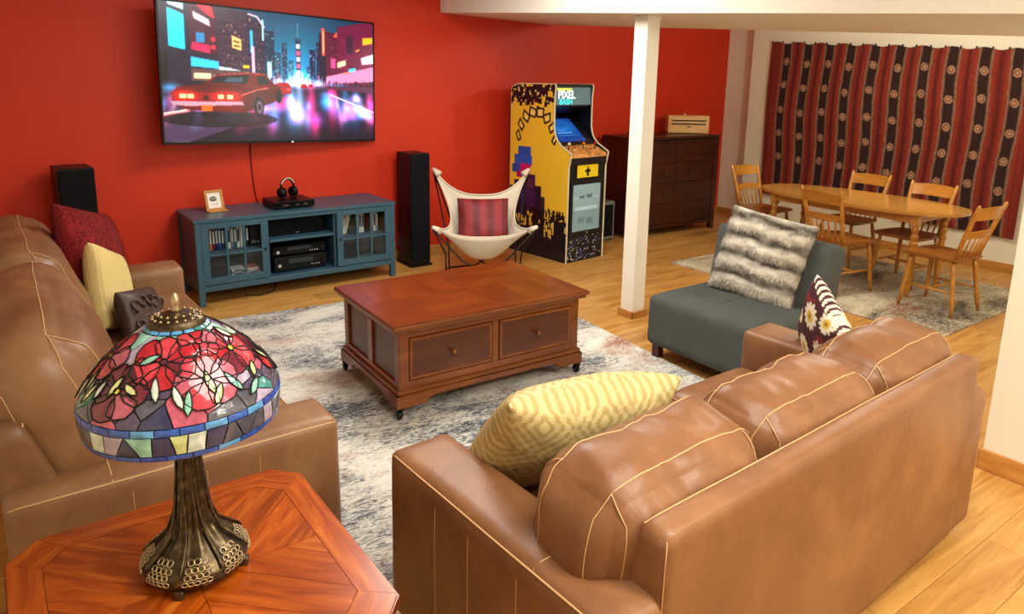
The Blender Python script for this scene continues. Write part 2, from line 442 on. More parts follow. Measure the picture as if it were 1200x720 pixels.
# ================================================================== THE SETTING
WY = 6.19; XR = 7.77; XL = -1.1; YF = -1.6; ZC = 2.75
floor = struct('floor', bx2((XL, YF, -.06), (8.1, WY+.1, -.012)), m_sub)
PW, PL = .19, 1.45
prow = {}
k = 0; y = -.4
while y < WY:
    x = XL+.02-(k*.53 % 1)*PL
    while x < 7.9:
        x0, x1 = max(x, XL), min(x+PL, 7.92); y1 = min(y+PW, WY)
        if x1-x0 > .05:
            key = (round(x1-x0, 3), round(y1-y, 3))
            if key not in prow:
                o = obj('plank', bx((0, 0, -.006), (key[0]-.0016, key[1]-.0016, .012), .0008), m_plank, floor); prow[key] = o.data
            else: o = link(bpy.data.objects.new('plank', prow[key]), floor)
            o.location = ((x0+x1)/2, (y+y1)/2, 0)
        x += PL
    y += PW; k += 1
struct('wall_back', bx2((XL, WY, -.06), (8.1, WY+.12, ZC)), m_red)
struct('wall_right', bx2((XR, -1.6, -.06), (XR+.14, 5.70, ZC)), m_white)
struct('wall_right_recess', bx2((7.93, 5.70, -.06), (8.07, WY, ZC)), m_white)
struct('wall_left', bx2((XL-.12, YF, -.06), (XL, WY, ZC)), m_white)
struct('wall_front', bx2((XL, YF-.12, -.06), (8.1, YF, ZC)), m_white)
struct('ceiling', bx2((XL, YF, ZC), (8.1, WY, ZC+.1)), m_ceil)
def uz(x, y): return 2.352-.030*(x-3.585)-.0612*(6.17-y)
struct('ceiling_beam', hexa([(3.585, YF, uz(3.585, YF)), (4.97, YF, uz(4.97, YF)), (4.97, WY, uz(4.97, WY)), (3.585, WY, uz(3.585, WY)),
                             (3.585, YF, ZC), (4.97, YF, ZC), (4.97, WY, ZC), (3.585, WY, ZC)]), m_colm)
struct('wall_partition', hexa([(3.585, YF, 0), (3.72, YF, 0), (3.72, 1.18, 0), (3.585, 1.18, 0),
                               (3.585, YF, uz(3.6, YF)), (3.72, YF, uz(3.7, YF)), (3.72, 1.18, uz(3.7, 1.18)), (3.585, 1.18, uz(3.6, 1.18))]), m_white)
def baseb(name, lo, hi):
    struct(name, bx2(lo, hi, .006, 2), m_trim)
baseb('baseboard_partition', (3.568, YF, 0), (3.585, 1.195, .10))
baseb('baseboard_partition_end', (3.568, 1.18, 0), (3.735, 1.197, .10))
baseb('baseboard_right', (XR-.016, -1.6, 0), (XR, 5.70, .085))
baseb('baseboard_recess', (7.914, 5.70, 0), (7.93, WY, .085))
baseb('baseboard_back', (XL, WY-.014, 0), (7.92, WY, .085))
# post under the beam
post = thing('support_post', 'square white painted post standing under the beam beside the grey chair', 'post', (3.787, 3.667, 0), math.radians(.3))
obj('shaft', bx2((-.0625, -.0625, 0), (.0625, .0625, 2.195), .003), m_colm, post)
bm = bmesh.new()
for a in range(4):
    add_box(bm, Matrix.Rotation(a*PI/2, 3, 'Z') @ Vector((.0685, 0, .028)), (.012, .149, .056) if a % 2 == 0 else (.149, .012, .056), .003)
obj('base_trim', bm, m_trim, post)
obj('top_plate', bx2((-.068, -.068, 2.17), (.068, .068, 2.188), .002), m_colm, post)

# rugs
def rug(name, lbl, x0, x1, y0, y1, mat):
    n, m = 40, 50; V, Fc = [], []
    for i in range(n+1):
        for j in range(m+1):
            x = x0+(x1-x0)*i/n; y = y0+(y1-y0)*j/m
            z = .011+.0012*noise.noise((x*3, y*3, 0))
            if i in (0, n): x += .004*noise.noise((0, y*7, 2))
            if j in (0, m): y += .006*noise.noise((x*5, 0, 5))
            V.append((x, y, z))
    for i in range(n):
        for j in range(m):
            a = i*(m+1)+j; Fc.append((a, a+m+1, a+m+2, a+1))
    b = len(V); rim = [i*(m+1) for i in range(n+1)]+[n*(m+1)+j for j in range(1, m+1)]+[i*(m+1)+m for i in range(n-1, -1, -1)]+[j for j in range(m-1, 0, -1)]
    for q in rim: V.append((V[q][0], V[q][1], .001))
    L = len(rim)
    for q in range(L): Fc.append((rim[q], b+q, b+(q+1) % L, rim[(q+1) % L]))
    Fc.append([b+q for q in range(L)])
    o = obj(name, (V, Fc), mat, smooth='auto'); return tag(o, lbl, 'rug')
o = rug('area_rug', 'distressed grey and white area rug under the wooden coffee table', -1.19, 1.19, -1.62, 1.62, m_rug); o.location = (2.17, 3.49, 0); o.rotation_euler = (0, 0, math.radians(-5))
rug('dining_rug', 'faded patterned rug under the oval dining table', 5.25, 7.1, 2.1, 4.6, m_rug2)

# ================================================================== TELEVISION
tv = thing('television', 'large wall mounted flat television showing a neon city street', 'television', (1.942, 6.02, 1.718))
tv.rotation_mode = 'XYZ'; tv.rotation_euler = (math.radians(-1.2), math.radians(1.8), math.radians(8.3))
TW, TH_ = 1.854, 1.056
bm = bx2((-TW/2, -.012, -TH_/2), (TW/2, .022, TH_/2), .004)
obj('housing', bm, m_black, tv)
bm = bmesh.new()
for lo, hi in (((-TW/2, -.018, TH_/2-.014), (TW/2, -.010, TH_/2)), ((-TW/2, -.018, -TH_/2), (TW/2, -.010, -TH_/2+.018)),
               ((-TW/2, -.018, -TH_/2), (-TW/2+.014, -.010, TH_/2)), ((TW/2-.014, -.018, -TH_/2), (TW/2, -.010, TH_/2))):
    add_box(bm, [(a+b)/2 for a, b in zip(lo, hi)], [b-a for a, b in zip(lo, hi)])
obj('bezel', bm, m_black, tv)
obj('wall_mount', bx2((-.25, .022, -.2), (.25, .075, .2)), m_matte, tv)
obj('indicator', bx2((.10, -.0195, -TH_/2+.002), (.115, -.018, -TH_/2+.009)), plain('white_led', '#ffffff', emit=2), tv)
def tv_picture():
    p = Pic(400, 226, (.05, .06, .12)); a = p.a; u, v = p.u, p.v; r = random.Random(3)
    vx, vy = .60, .535
    # night sky
    sky = np.clip(1-np.hypot((u-.58)*1.6, (v-.45)*1.1), 0, 1)
    a[...] = (np.array([.04, .16, .28])+sky[..., None]**2*np.array([.08, .50, .60]))
    # far towers
    for x0, w_, t, c in ((.44, .045, .14, (.06, .16, .26)), (.485, .03, .30, (.10, .28, .40)), (.52, .025, .22, (.07, .22, .34)), (.55, .025, .36, (.10, .33, .46)),
                         (.655, .03, .26, (.10, .12, .28)), (.69, .035, .20, (.12, .10, .26)), (.64, .02, .40, (.12, .25, .4))):
        p.rect(x0, t, x0+w_, .56, c)
        for q in range(26):
            xx = x0+r.random()*w_*.85; yy = t+.02+r.random()*(.5-t); p.rect(xx, yy, xx+.004, yy+.008, r.choice([(.5, .9, 1), (.9, .7, .8), (.3, .7, .9)]), .8)
    # tall tower with lit signs
    p.rect(.596, .06, .602, .17, (.25, .5, .6)); p.poly([(.58, .18), (.618, .18), (.612, .22), (.586, .22)], (.16, .28, .38)); p.rect(.588, .2, .61, .55, (.10, .16, .30))
    for q, c in enumerate([(.9, .95, 1), (.95, .35, .5), (.9, .9, .95), (1, .4, .55), (.95, .85, .95), (.7, .9, 1)]): p.rect(.591, .225+q*.052, .607, .26+q*.052, c)
    # left blocks
    p.poly([(0, 0), (.23, 0), (.23, .58), (0, .58)], (.13, .10, .20)); p.poly([(.23, 0), (.36, .02), (.36, .56), (.23, .57)], (.20, .12, .22)); p.poly([(.36, .03), (.44, .10), (.44, .56), (.36, .56)], (.15, .10, .22))
    for q in range(90):
        xx = .24+r.random()*.19; yy = .05+r.random()*.40; p.rect(xx, yy, xx+.006, yy+.012, r.choice([(.42, .26, .36), (.30, .2, .34), (.5, .35, .4), (.9, .7, .5)]), .7)
    for q in range(6): p.line([(.24, .08+q*.065), (.44, .13+q*.06)], .003, (.34, .20, .30))
    p.poly([(.035, .04), (.10, .08), (.10, .33), (.035, .31)], (.10, .85, .95)); p.poly([(.035, -.01), (.10, -.01), (.10, .05), (.04, .02)], (.75, .95, 1))
    p.poly([(.12, 0), (.23, 0), (.23, .35), (.12, .33)], (.28, .07, .18))
    p.poly([(.135, .05), (.20, .10), (.205, .15), (.14, .10)], (.95, .92, .95)); p.poly([(.15, 0), (.21, 0), (.225, .09), (.19, .06)], (.95, .15, .25))
    p.poly([(.13, .27), (.20, .29), (.20, .345), (.125, .32)], (.98, .12, .38)); p.ell(.215, .24, .009, .016, (.98, .15, .3)); p.ell(.215, .30, .009, .016, (.98, .15, .3))
    p.rect(.145, .2, .18, .27, (.15, .55, .75))
    p.poly([(.295, .20), (.335, .225), (.335, .31), (.295, .29)], (.92, .78, .5)); p.line([(.305, .24), (.325, .25)], .006, (.25, .12, .1)); p.line([(.305, .275), (.325, .28)], .006, (.25, .12, .1))
    p.line([(.37, .03), (.41, .045), (.44, .12)], .006, (.98, .8, .85)); p.rect(.375, .15, .387, .32, (.2, .75, .95)); p.rect(.381, .27, .393, .47, (.95, .75, .9)); p.rect(.43, .06, .438, .22, (.7, .95, 1))
    p.poly([(.12, .375), (.235, .40), (.235, .455), (.12, .445)], (.18, .75, .92)); p.poly([(.235, .435), (.375, .47), (.375, .49), (.235, .47)], (.85, .98, 1))
    p.rect(.34, .415, .367, .44, (.95, .8, .15)); p.rect(.45, .38, .47, .5, (.7, .95, 1)); p.rect(.0, .36, .03, .6, (.06, .05, .10))
    p.rect(.12, .46, .36, .57, (.34, .24, .26)); p.rect(.13, .49, .2, .53, (.95, .85, .7)); p.rect(.21, .5, .25, .56, (.6, .7, .75))
    # right blocks
    p.poly([(.705, .13), (.74, .07), (.74, .52), (.705, .52)], (.12, .08, .2)); p.poly([(.74, .10), (.80, .12), (.80, .52), (.74, .52)], (.34, .07, .20)); p.poly([(.80, .06), (1, -.02), (1, .55), (.80, .53)], (.42, .06, .24))
    p.rect(.72, .08, .735, .3, (.98, .35, .3)); p.rect(.725, .1, .731, .28, (1, .8, .6))
    for q in range(60):
        xx = .76+r.random()*.23; yy = .1+r.random()*.34; p.rect(xx, yy, xx+.012, yy+.012, r.choice([(.6, .1, .35), (.25, .04, .16), (.75, .2, .45), (.2, .05, .2)]), .6)
    p.poly([(.94, .13), (.995, .12), (.995, .17), (.94, .19)], (.98, .72, .1)); p.poly([(.93, .30), (1, .26), (1, .34), (.935, .355)], (1, .9, .98)); p.poly([(.80, .35), (.845, .325), (.845, .37), (.80, .395)], (.95, .85, .7))
    p.rect(.765, .32, .79, .40, (.8, .3, .6)); p.poly([(.78, .14), (.80, .10), (.80, .14)], (1, .4, .2)); p.rect(.85, .13, .885, .27, (.22, .10, .22)); p.poly([(.9, .24), (.92, .225), (.92, .24), (.9, .25)], (1, .7, .3))
    p.poly([(.74, .47), (1, .37), (1, .50), (.74, .53)], (.80, .55, .72)); p.poly([(.83, .43), (.87, .42), (.87, .435), (.83, .45)], (1, .5, .5)); p.poly([(.86, .40), (.90, .385), (.9, .41), (.86, .425)], (.3, .85, .95))
    for q in range(70):
        xx = .72+r.random()*.28; yy = .50+r.random()*.035; p.rect(xx, yy-.02*(xx-.7), xx+.006, yy+.035, (.22, .06, .16), .8)
    for q in range(50):
        xx = .44+r.random()*.3; hh = r.random()*.10; p.rect(xx, .54-hh, xx+.004, .555, r.choice([(.6, .9, 1), (1, .6, .8), (.9, .95, 1), (.2, .6, .9), (1, .5, .6)]), .85)
    # wet road
    m = v > .55; t = np.clip((v-.55)/.45, 0, 1)
    road = np.array([.10, .07, .16])+0*a
    rng = np.random.RandomState(4)
    for q in range(70):
        x0 = rng.uniform(.0, 1); w_ = rng.uniform(.006, .03); c = np.array([(.15, .75, .95), (.95, .15, .45), (.6, .3, .8), (.95, .3, .55), (.2, .5, .85), (.85, .85, .95)][rng.randint(6)])
        f0 = rng.uniform(0, .5); ln = rng.uniform(.2, .6); k_ = np.exp(-((u-x0-(x0-vx)*t*.2)/(w_*(1+t)))**2)*np.clip(1-abs(t-f0-ln/2)/(ln/2), 0, 1)*rng.uniform(.25, .8)
        road = road+k_[..., None]*c
    for x0, c in ((.555, (.15, .75, .95)), (.60, (.6, .85, 1)), (.66, (.95, .2, .5)), (.77, (.9, .1, .35)), (.98, (.9, .25, .6)), (.9, (.2, .45, .7)), (.84, (.15, .5, .7)), (.47, (.1, .5, .7))):
        k_ = np.exp(-((u-x0)/(.018+.02*t))**2)*np.exp(-((t-.35)/.4)**2)*.8; road = road+k_[..., None]*np.array(c)
    p.a[m] = road[m]*(1-.25*t[m][:, None])
    p.glow(.62, .54, .16, .03, (.75, .6, .8), .9); p.glow(.60, .5, .05, .06, (.5, .8, .9), .5)
    p.poly([(.72, .57), (1, .60), (1, .55), (.74, .55)], (.35, .16, .28)); p.line([(.76, .62), (1, .765)], .005, (.98, .9, .98))
    p.poly([(0, .80), (.4, .82), (.10, 1), (0, 1)], (.45, .32, .52), .5); p.line([(0, .80), (.1, .765)], .010, (1, .55, .6)); p.line([(0, .79), (.09, .765)], .004, (1, .95, .9))
    # small cars ahead
    for cx, cy, s_ in ((.525, .575, .045), (.625, .555, .018), (.66, .553, .014)):
        p.poly([(cx-s_, cy), (cx-s_*.6, cy-s_*.9), (cx+s_*.5, cy-s_*.9), (cx+s_*.8, cy), (cx+s_*.8, cy+s_*1.1), (cx-s_, cy+s_*1.1)], (.62, .08, .13)); p.rect(cx-s_*.8, cy+.1*s_, cx-s_*.3, cy+s_*.5, (1, .35, .35)); p.rect(cx+s_*.3, cy+.1*s_, cx+s_*.7, cy+s_*.5, (1, .35, .35))
    # red car
    p.ell(.24, .83, .25, .06, (.05, .02, .06), .75)
    p.poly([(.035, .64), (.06, .60), (.17, .565), (.225, .495), (.37, .470), (.44, .475), (.475, .545), (.51, .57), (.515, .66), (.46, .705), (.33, .78), (.10, .76), (.04, .72)], (.40, .03, .05))
    p.poly([(.33, .60), (.45, .585), (.51, .58), (.515, .66), (.46, .705), (.34, .77)], (.30, .02, .05))
    p.poly([(.06, .60), (.17, .565), (.35, .575), (.31, .625), (.10, .635)], (.30, .03, .05)); p.poly([(.19, .56), (.235, .505), (.365, .49), (.355, .555)], (.05, .07, .12)); p.poly([(.25, .55), (.27, .515), (.34, .51), (.335, .545)], (.20, .32, .40))
    p.poly([(.40, .50), (.435, .495), (.465, .55), (.405, .56)], (.06, .08, .14)); p.line([(.33, .645), (.40, .60), (.45, .585)], .004, (.9, .45, .45)); p.line([(.235, .5), (.36, .475), (.44, .48)], .003, (.8, .3, .3))
    p.poly([(.045, .635), (.31, .63), (.325, .70), (.05, .70)], (.48, .03, .05))
    for x0 in (.068, .1, .225, .265): p.rect(x0, .645, x0+.026, .675, (1, .86, .62))
    p.glow(.09, .66, .05, .05, (.9, .15, .1), .55); p.glow(.26, .66, .06, .05, (.9, .15, .1), .55)
    p.poly([(.03, .70), (.33, .695), (.34, .72), (.10, .735), (.04, .725)], (.72, .60, .68)); p.rect(.155, .725, .20, .77, (.85, .4, .12)); p.ell(.175, .67, .012, .02, (.25, .05, .06))
    p.ell(.405, .73, .024, .075, (.04, .03, .06)); p.ell(.408, .735, .014, .05, (.45, .35, .45)); p.ell(.408, .735, .008, .025, (.1, .08, .12)); p.ell(.50, .65, .014, .05, (.04, .03, .06)); p.poly([(.15, .78), (.24, .785), (.23, .815), (.16, .81)], (.05, .03, .06))
    def blur(a, n):
        for _ in range(n):
            a = (a+np.roll(a, 1, 0)+np.roll(a, -1, 0)+np.roll(a, 1, 1)+np.roll(a, -1, 1))/5
        return a
    b = np.clip(p.a, 0, 1); return np.clip(blur(b, 1)*.92+blur(np.clip(b-.6, 0, 1), 30)*.3+blur(np.clip(b-.6, 0, 1), 5)*.15, 0, 1)
grid_pic('screen', tv_picture(), TW-.028, TH_-.032, vcol('tv_screen', .25, .95), tv, loc=(0, -.0145, .002))
cb = obj('television_cable', tube([(1.735, WY-.012, 1.20), (1.737, WY-.010, 1.0), (1.745, WY-.010, .85), (1.750, WY-.010, .79), (1.765, WY-.012, .70), (1.80, WY-.012, .60)], .006), m_redrope, smooth=True)
tag(cb, 'thin red painted cable running down the wall below the television', 'cable')

# ================================================================== TV CONSOLE
con = thing('media_console', 'blue painted media console with two glazed doors under the television', 'console', (1.949, 5.876, 0), math.radians(.8))
W2, D2, HH = .833, .285, .676
obj('top', bx2((-W2, -D2, HH-.028), (W2, D2, HH), .004), m_blue, con)
for sx in (-1, 1):
    for sy in (-1, 1):
        obj('leg', bx((sx*(W2-.03), sy*(D2-.028), (HH-.028)/2), (.045, .045, HH-.028), .003), m_blue, con)
    obj('side_panel', bx((sx*(W2-.022), 0, .39), (.014, 2*D2-.1, .5)), m_blue, con)
    obj('side_rail', bx((sx*(W2-.028), 0, .125), (.025, 2*D2-.1, .04), .002), m_blue, con)
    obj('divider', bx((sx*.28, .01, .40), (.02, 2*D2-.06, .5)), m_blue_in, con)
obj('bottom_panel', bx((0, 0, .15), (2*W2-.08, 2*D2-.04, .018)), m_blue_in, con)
obj('front_rail', bx((0, -D2+.02, .135), (2*W2-.1, .022, .045), .003), m_blue, con)
obj('top_rail', bx((0, -D2+.02, .635), (2*W2-.1, .022, .025), .002), m_blue, con)
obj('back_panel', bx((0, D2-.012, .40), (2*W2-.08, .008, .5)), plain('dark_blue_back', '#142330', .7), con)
obj('shelf', bx((0, 0, .445), (.54, 2*D2-.07, .022), .002), m_blue, con)
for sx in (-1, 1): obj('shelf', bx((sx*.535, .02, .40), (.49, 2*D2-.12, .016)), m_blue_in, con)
def console_door(sx):
    xc = sx*.535; wd, z0, z1 = .494, .165, .642; st = .052; yf = -D2+.014
    fr = bmesh.new()
    for lo, hi in (((xc-wd/2, z0), (xc-wd/2+st, z1)), ((xc+wd/2-st, z0), (xc+wd/2, z1)), ((xc-wd/2+st, z0), (xc+wd/2-st, z0+st)), ((xc-wd/2+st, z1-st*.8), (xc+wd/2-st, z1))):
        add_box(fr, ((lo[0]+hi[0])/2, yf, (lo[1]+hi[1])/2), (hi[0]-lo[0], .022, hi[1]-lo[1]), .002)
    d = obj('door', fr, m_blue, con)
    ix0, ix1, iz0, iz1 = xc-wd/2+st, xc+wd/2-st, z0+st, z1-st*.8
    zm = .395
    for i in (1, 2): obj('muntin', bx((ix0+(ix1-ix0)*i/3, yf, (iz0+iz1)/2), (.016, .018, iz1-iz0)), m_blue, d)
    obj('muntin', bx(((ix0+ix1)/2, yf, zm), (ix1-ix0, .018, .016)), m_blue, d)
    for i in range(3):
        for a, b in ((iz0, zm-.008), (zm+.008, iz1)):
            xa, xb = ix0+(ix1-ix0)*i/3+.006, ix0+(ix1-ix0)*(i+1)/3-.006
            obj('pane', bx2((xa, yf-.002, a), (xb, yf+.002, b)), m_glass, d)
    obj('knob', lathe([(.004, -.03), (.009, -.028), (.010, -.022), (.005, -.016), (.004, -.008)], 12, center=(xc-sx*(wd/2-st/2), yf, .40), axis='y'), m_black, d, True)
console_door(-1); console_door(1)
cm = con.matrix_basis.copy()
def conp(x, y, z):
    a = math.radians(.8); return (1.949+x*math.cos(a)-y*math.sin(a), 5.876+x*math.sin(a)+y*math.cos(a), z)
# cases standing behind the glass
ordn = ['first', 'second', 'third', 'fourth', 'fifth', 'sixth', 'seventh', 'eighth', 'ninth', 'tenth', 'eleventh', 'twelfth', 'thirteenth', 'fourteenth', 'fifteenth']
casecol = {'dark red': '#7a1a18', 'salmon': '#c4705c', 'navy': '#1c2c58', 'white': '#d8d8d2', 'black': '#15161b', 'blue': '#27488c', 'grey': '#7d8488', 'cream': '#cbbf9f', 'teal': '#2c6a74'}
casemat = {k_: plain('case_'+k_.replace(' ', '_'), v_, .3) for k_, v_ in casecol.items()}
def case(name, lbl, cat, group, x, y, z, sx, sy, sz, mat, tilt=0, roty=None):
    t = thing(name, lbl, cat, conp(x, y, z), math.radians(.8), group)
    o = obj('sleeve', bx((0, 0, sz/2), (sx, sy, sz), .001), mat, t)
    o2 = obj('spine_label', bx((0, -sy/2-.0004, sz*.55), (sx*.7, .0008, sz*.55)) if sz > sx else bx((0, -sy/2-.0004, sz/2), (sx*.7, .0008, sz*.6)), casemat['white' if 'white' not in lbl else 'navy'], t)
    if tilt: t.rotation_euler = (0, tilt, math.radians(.8))
    return t
seqL = ['navy', 'dark red', 'salmon', 'dark red', 'navy', 'blue', 'navy', 'black', 'white', 'grey', 'teal', 'white', 'cream', 'grey', 'black']
x = -.745
for i, c in enumerate(seqL):
    wd = .019 if c != 'white' else .022
    case('disc_case', f'{c} disc case, {ordn[i]} from the left in upright row behind left console door', 'disc case', 'disc cases in the left cabinet', x+wd/2, -.10, .409, wd, .13, rnd.uniform(.175, .19), casemat[c]); x += wd+.0035
bxs = thing('game_box', 'black boxed set with pale lettering at right of the disc row in the left cabinet', 'box', conp(-.352, -.09, .409), math.radians(.8))
obj('carton', bx((0, 0, .09), (.08, .15, .18), .002), casemat['black'], bxs)
text_mesh('lettering', 'MS III', .028, casemat['white'], bxs, (0, -.0755, .03), (PI/2, 0, 0), .0004)
for st, xc in enumerate((-.50, -.39)):
    z = .160
    for i in range(5):
        c = ['white', 'navy', 'white', 'blue', 'white', 'navy', 'white', 'white', 'salmon', 'salmon'][st*5+i]
        case('stacked_case', f'{c} disc case lying {["at the bottom","second","third","fourth","on top"][i]} of the {["left","right"][st]} stack in lower left cabinet', 'disc case', 'stacked cases in the left cabinet', xc+rnd.uniform(-.006, .006), -.12+rnd.uniform(-.01, .01), z, .105, .14, .0155, casemat[c]); z += .016
for i in range(4):
    case('leaning_case', f'cream disc case, {ordn[i]} of the leaning cases behind right console door', 'disc case', 'leaning cases in the right cabinet', .345+i*.021, -.10, .411, .016, .13, .175, casemat['cream' if i % 2 else 'white'], tilt=math.radians(16))
for i, (xx, c) in enumerate(((.525, 'teal'), (.548, 'white'), (.572, 'white'), (.66, 'dark red'), (.684, 'white'), (.706, 'grey'))):
    case('upright_case', f'{c} disc case, {ordn[i]} of the upright cases behind right console door', 'disc case', 'upright cases in the right cabinet', xx, -.10, .409, .02, .13, .185, casemat[c])
mg = thing('magazine', 'pale magazine lying in the lower right cabinet of the console', 'magazine', conp(.66, -.12, .160), .3)
obj('pages', bx((0, 0, .008), (.12, .17, .016), .002), casemat['cream'], mg); obj('cover', bx((0, 0, .017), (.121, .171, .002)), casemat['grey'], mg)
# audio gear in the centre bay
cs = thing('center_speaker', 'long black speaker in the upper open bay of the console', 'speaker', conp(0, 0, .457), math.radians(.8))
obj('cabinet', bx2((-.235, -.13, 0), (.235, .16, .15), .004), m_black, cs); obj('grille', bx2((-.228, -.138, .006), (.228, -.13, .144), .003), m_grille, cs); obj('badge', bx2((-.012, -.140, .012), (.012, -.138, .018)), m_chrome, cs)
def receiver(name, lbl, z, h, d0):
    t = thing(name, lbl, 'receiver', conp(0, 0, z), math.radians(.8))
    obj('chassis', bx2((-.22, -.19+d0, .012), (.22, .17, h), .003), m_black, t); obj('front_panel', bx2((-.222, -.20+d0, .012), (.222, -.19+d0, h), .003), m_matte, t)
    obj('display', bx2((-.10, -.202+d0, h*.55), (.10, -.20+d0, h*.85)), plain(name+'_display', '#1b2730', .15), t)
    for xx, rr in ((-.185, .014), (.185, .018)): obj('knob', lathe([(rr, -.018), (rr, -.002), (rr*.9, 0)], 16, center=(xx, -.20+d0, h*.5), axis='y'), m_chrome if rr < .016 else m_black, t, 'auto')
    for i in range(4): obj('button', bx((.09+i*.02, -.202+d0, h*.35), (.010, .004, .008)), m_chrome, t)
    for sx in (-.18, .18):
        for sy in (-.12, .12): obj('foot', lathe([(.014, 0), (.014, .012)], 10, center=(sx, sy, 0)), m_black, t)
receiver('stereo_receiver', 'black stereo receiver on the bottom of the console centre bay', .160, .125, 0)
receiver('disc_player', 'slim black disc player on top of the stereo receiver', .286, .085, .03)
# on the console
pf = thing('sign_frame', 'small wood framed wireless network sign standing on the blue console', 'sign', conp(-.585, .045, HH), math.radians(12))
t_ = math.radians(-14)
fr = bmesh.new()
for c, s_ in (((0, 0, .012), (.15, .02, .024)), ((0, 0, .158), (.15, .02, .022)), ((-.064, 0, .085), (.022, .02, .13)), ((.064, 0, .085), (.022, .02, .13))): add_box(fr, c, s_, .002)
bmesh.ops.rotate(fr, cent=(0, 0, 0), matrix=Matrix.Rotation(t_, 3, 'X'), verts=fr.verts)
obj('frame', fr, m_maple, pf)
sh = bx((0, -.002, .085), (.108, .004, .126)); bmesh.ops.rotate(sh, cent=(0, 0, 0), matrix=Matrix.Rotation(t_, 3, 'X'), verts=sh.verts)
shp = obj('card', sh, m_whitep, pf)
Rt = Matrix.Rotation(t_, 4, 'X')
lg = lathe([(0, -.0046), (.026, -.0046), (.026, -.004)], 24, center=(-.004, 0, 0), axis='y'); bmesh.ops.scale(lg, vec=(1.15, 1, .72), verts=lg.verts); bmesh.ops.translate(lg, vec=(-.002, 0, .098), verts=lg.verts); bmesh.ops.transform(lg, matrix=Rt, verts=lg.verts)
obj('logo', lg, m_black, shp)
text_mesh('logo_text', 'WiFi', .026, m_whitep, shp, (Rt @ Vector((-.004, -.0052, .098))), (PI/2+t_, 0, 0), .0004)
text_mesh('caption', 'free wifi', .014, plain('ink_grey', '#8a8a88', .6), shp, (Rt @ Vector((0, -.0052, .055))), (PI/2+t_, 0, 0), .0003)
obj('stand', bx((0, -.02, .006), (.155, .075, .012), .003), m_maple, pf)
bxo = thing('set_top_box', 'black set top box on the blue console below the television', 'set top box', conp(-.02, -.02, HH), math.radians(.8))
obj('case', bx2((-.17, -.145, .008), (.17, .15, .062), .005), m_black, bxo); obj('front_panel', bx2((-.165, -.15, .012), (.165, -.145, .058), .002), plain('gloss_black', '#0a0d12', .12), bxo)
for i, (xx, w_) in enumerate(((-.10, .05), (.01, .02), (.075, .03))): obj('indicator', bx2((xx, -.152, .03), (xx+w_, -.15, .037)), m_chrome, bxo)
for sx in (-.14, .14):
    for sy in (-.12, .12): obj('foot', lathe([(.012, 0), (.012, .008)], 8, center=(sx, sy, 0)), m_black, bxo)
hp = thing('headphones', 'black headphones with pale bands lying on the set top box', 'headphones', conp(.0, .03, HH+.062), math.radians(20))
arc = [(.065*math.cos(a), .012, .085+.075*math.sin(a)) for a in [PI*i/16 for i in range(17)]]
hb = obj('headband', tube(arc, .010, 8), m_black, hp, True); obj('band_trim', tube([(p_[0]*1.06, p_[1]-.009, p_[2]*1.02) for p_ in arc[2:-2]], .004, 6), m_whitep, hb, True)
for sx in (-1, 1):
    e = obj('ear_cup', lathe([(.0, -.022), (.034, -.020), (.042, -.010), (.042, .010), (.030, .020), (0, .021)], 18, center=(sx*.066, .012, .046), axis='x'), m_black, hp, True)
    obj('ear_pad', lathe([(.022, -.010), (.038, -.012), (.044, 0), (.038, .012), (.022, .010)], 18, center=(sx*.045, .012, .046), axis='x'), m_matte, e, True)
ol = thing('wall_outlet', 'white outlet adapter low on the red wall between console and tower speaker', 'outlet', (3.02, WY, .17))
obj('plate', bx((0, -.004, 0), (.075, .008, .115), .002), m_whitep, ol); obj('adapter', bx((0, -.03, -.02), (.05, .045, .06), .006), m_whitep, ol)
uc = obj('loose_cable', tube([(1.52, 5.75, .105), (1.50, 5.72, .06), (1.50, 5.70, .012), (1.60, 5.66, .008), (1.72, 5.70, .010), (1.76, 5.75, .06), (1.76, 5.78, .105)], .005), m_black, smooth=True)
tag(uc, 'black cable looping down to the floor under the blue console', 'cable')

# ================================================================== TOWER SPEAKERS
def tower(lbl, x, y, rz):
    t = thing('tower_speaker', lbl, 'speaker', (x, y, 0), rz, 'tower speakers')
    obj('plinth', bx2((-.115, -.155, 0), (.115, .155, .02), .004), m_black, t)
    obj('cabinet', bx2((-.1015, -.133, .02), (.1015, .141, 1.062), .004), m_black, t)
    obj('grille', bx2((-.096, -.146, .06), (.096, -.133, 1.05), .005), m_grille, t)
    return t
tower('tall black tower speaker between the blue console and canvas chair', 3.133, 5.925, math.radians(-.5))
t2 = tower('tall black tower speaker in the corner behind the left leather sofa', .42, 5.93, math.radians(4)); t2.scale = (1.12, 1.05, 1.02)

# ================================================================== COFFEE TABLE
cof = thing('coffee_table', 'cherry wood trunk coffee table on casters standing on the grey rug', 'coffee table', (2.135, 3.45, .012), math.radians(-1.9))
cw, cd, ch = 1.253/2, .843/2, .52
z0 = .07
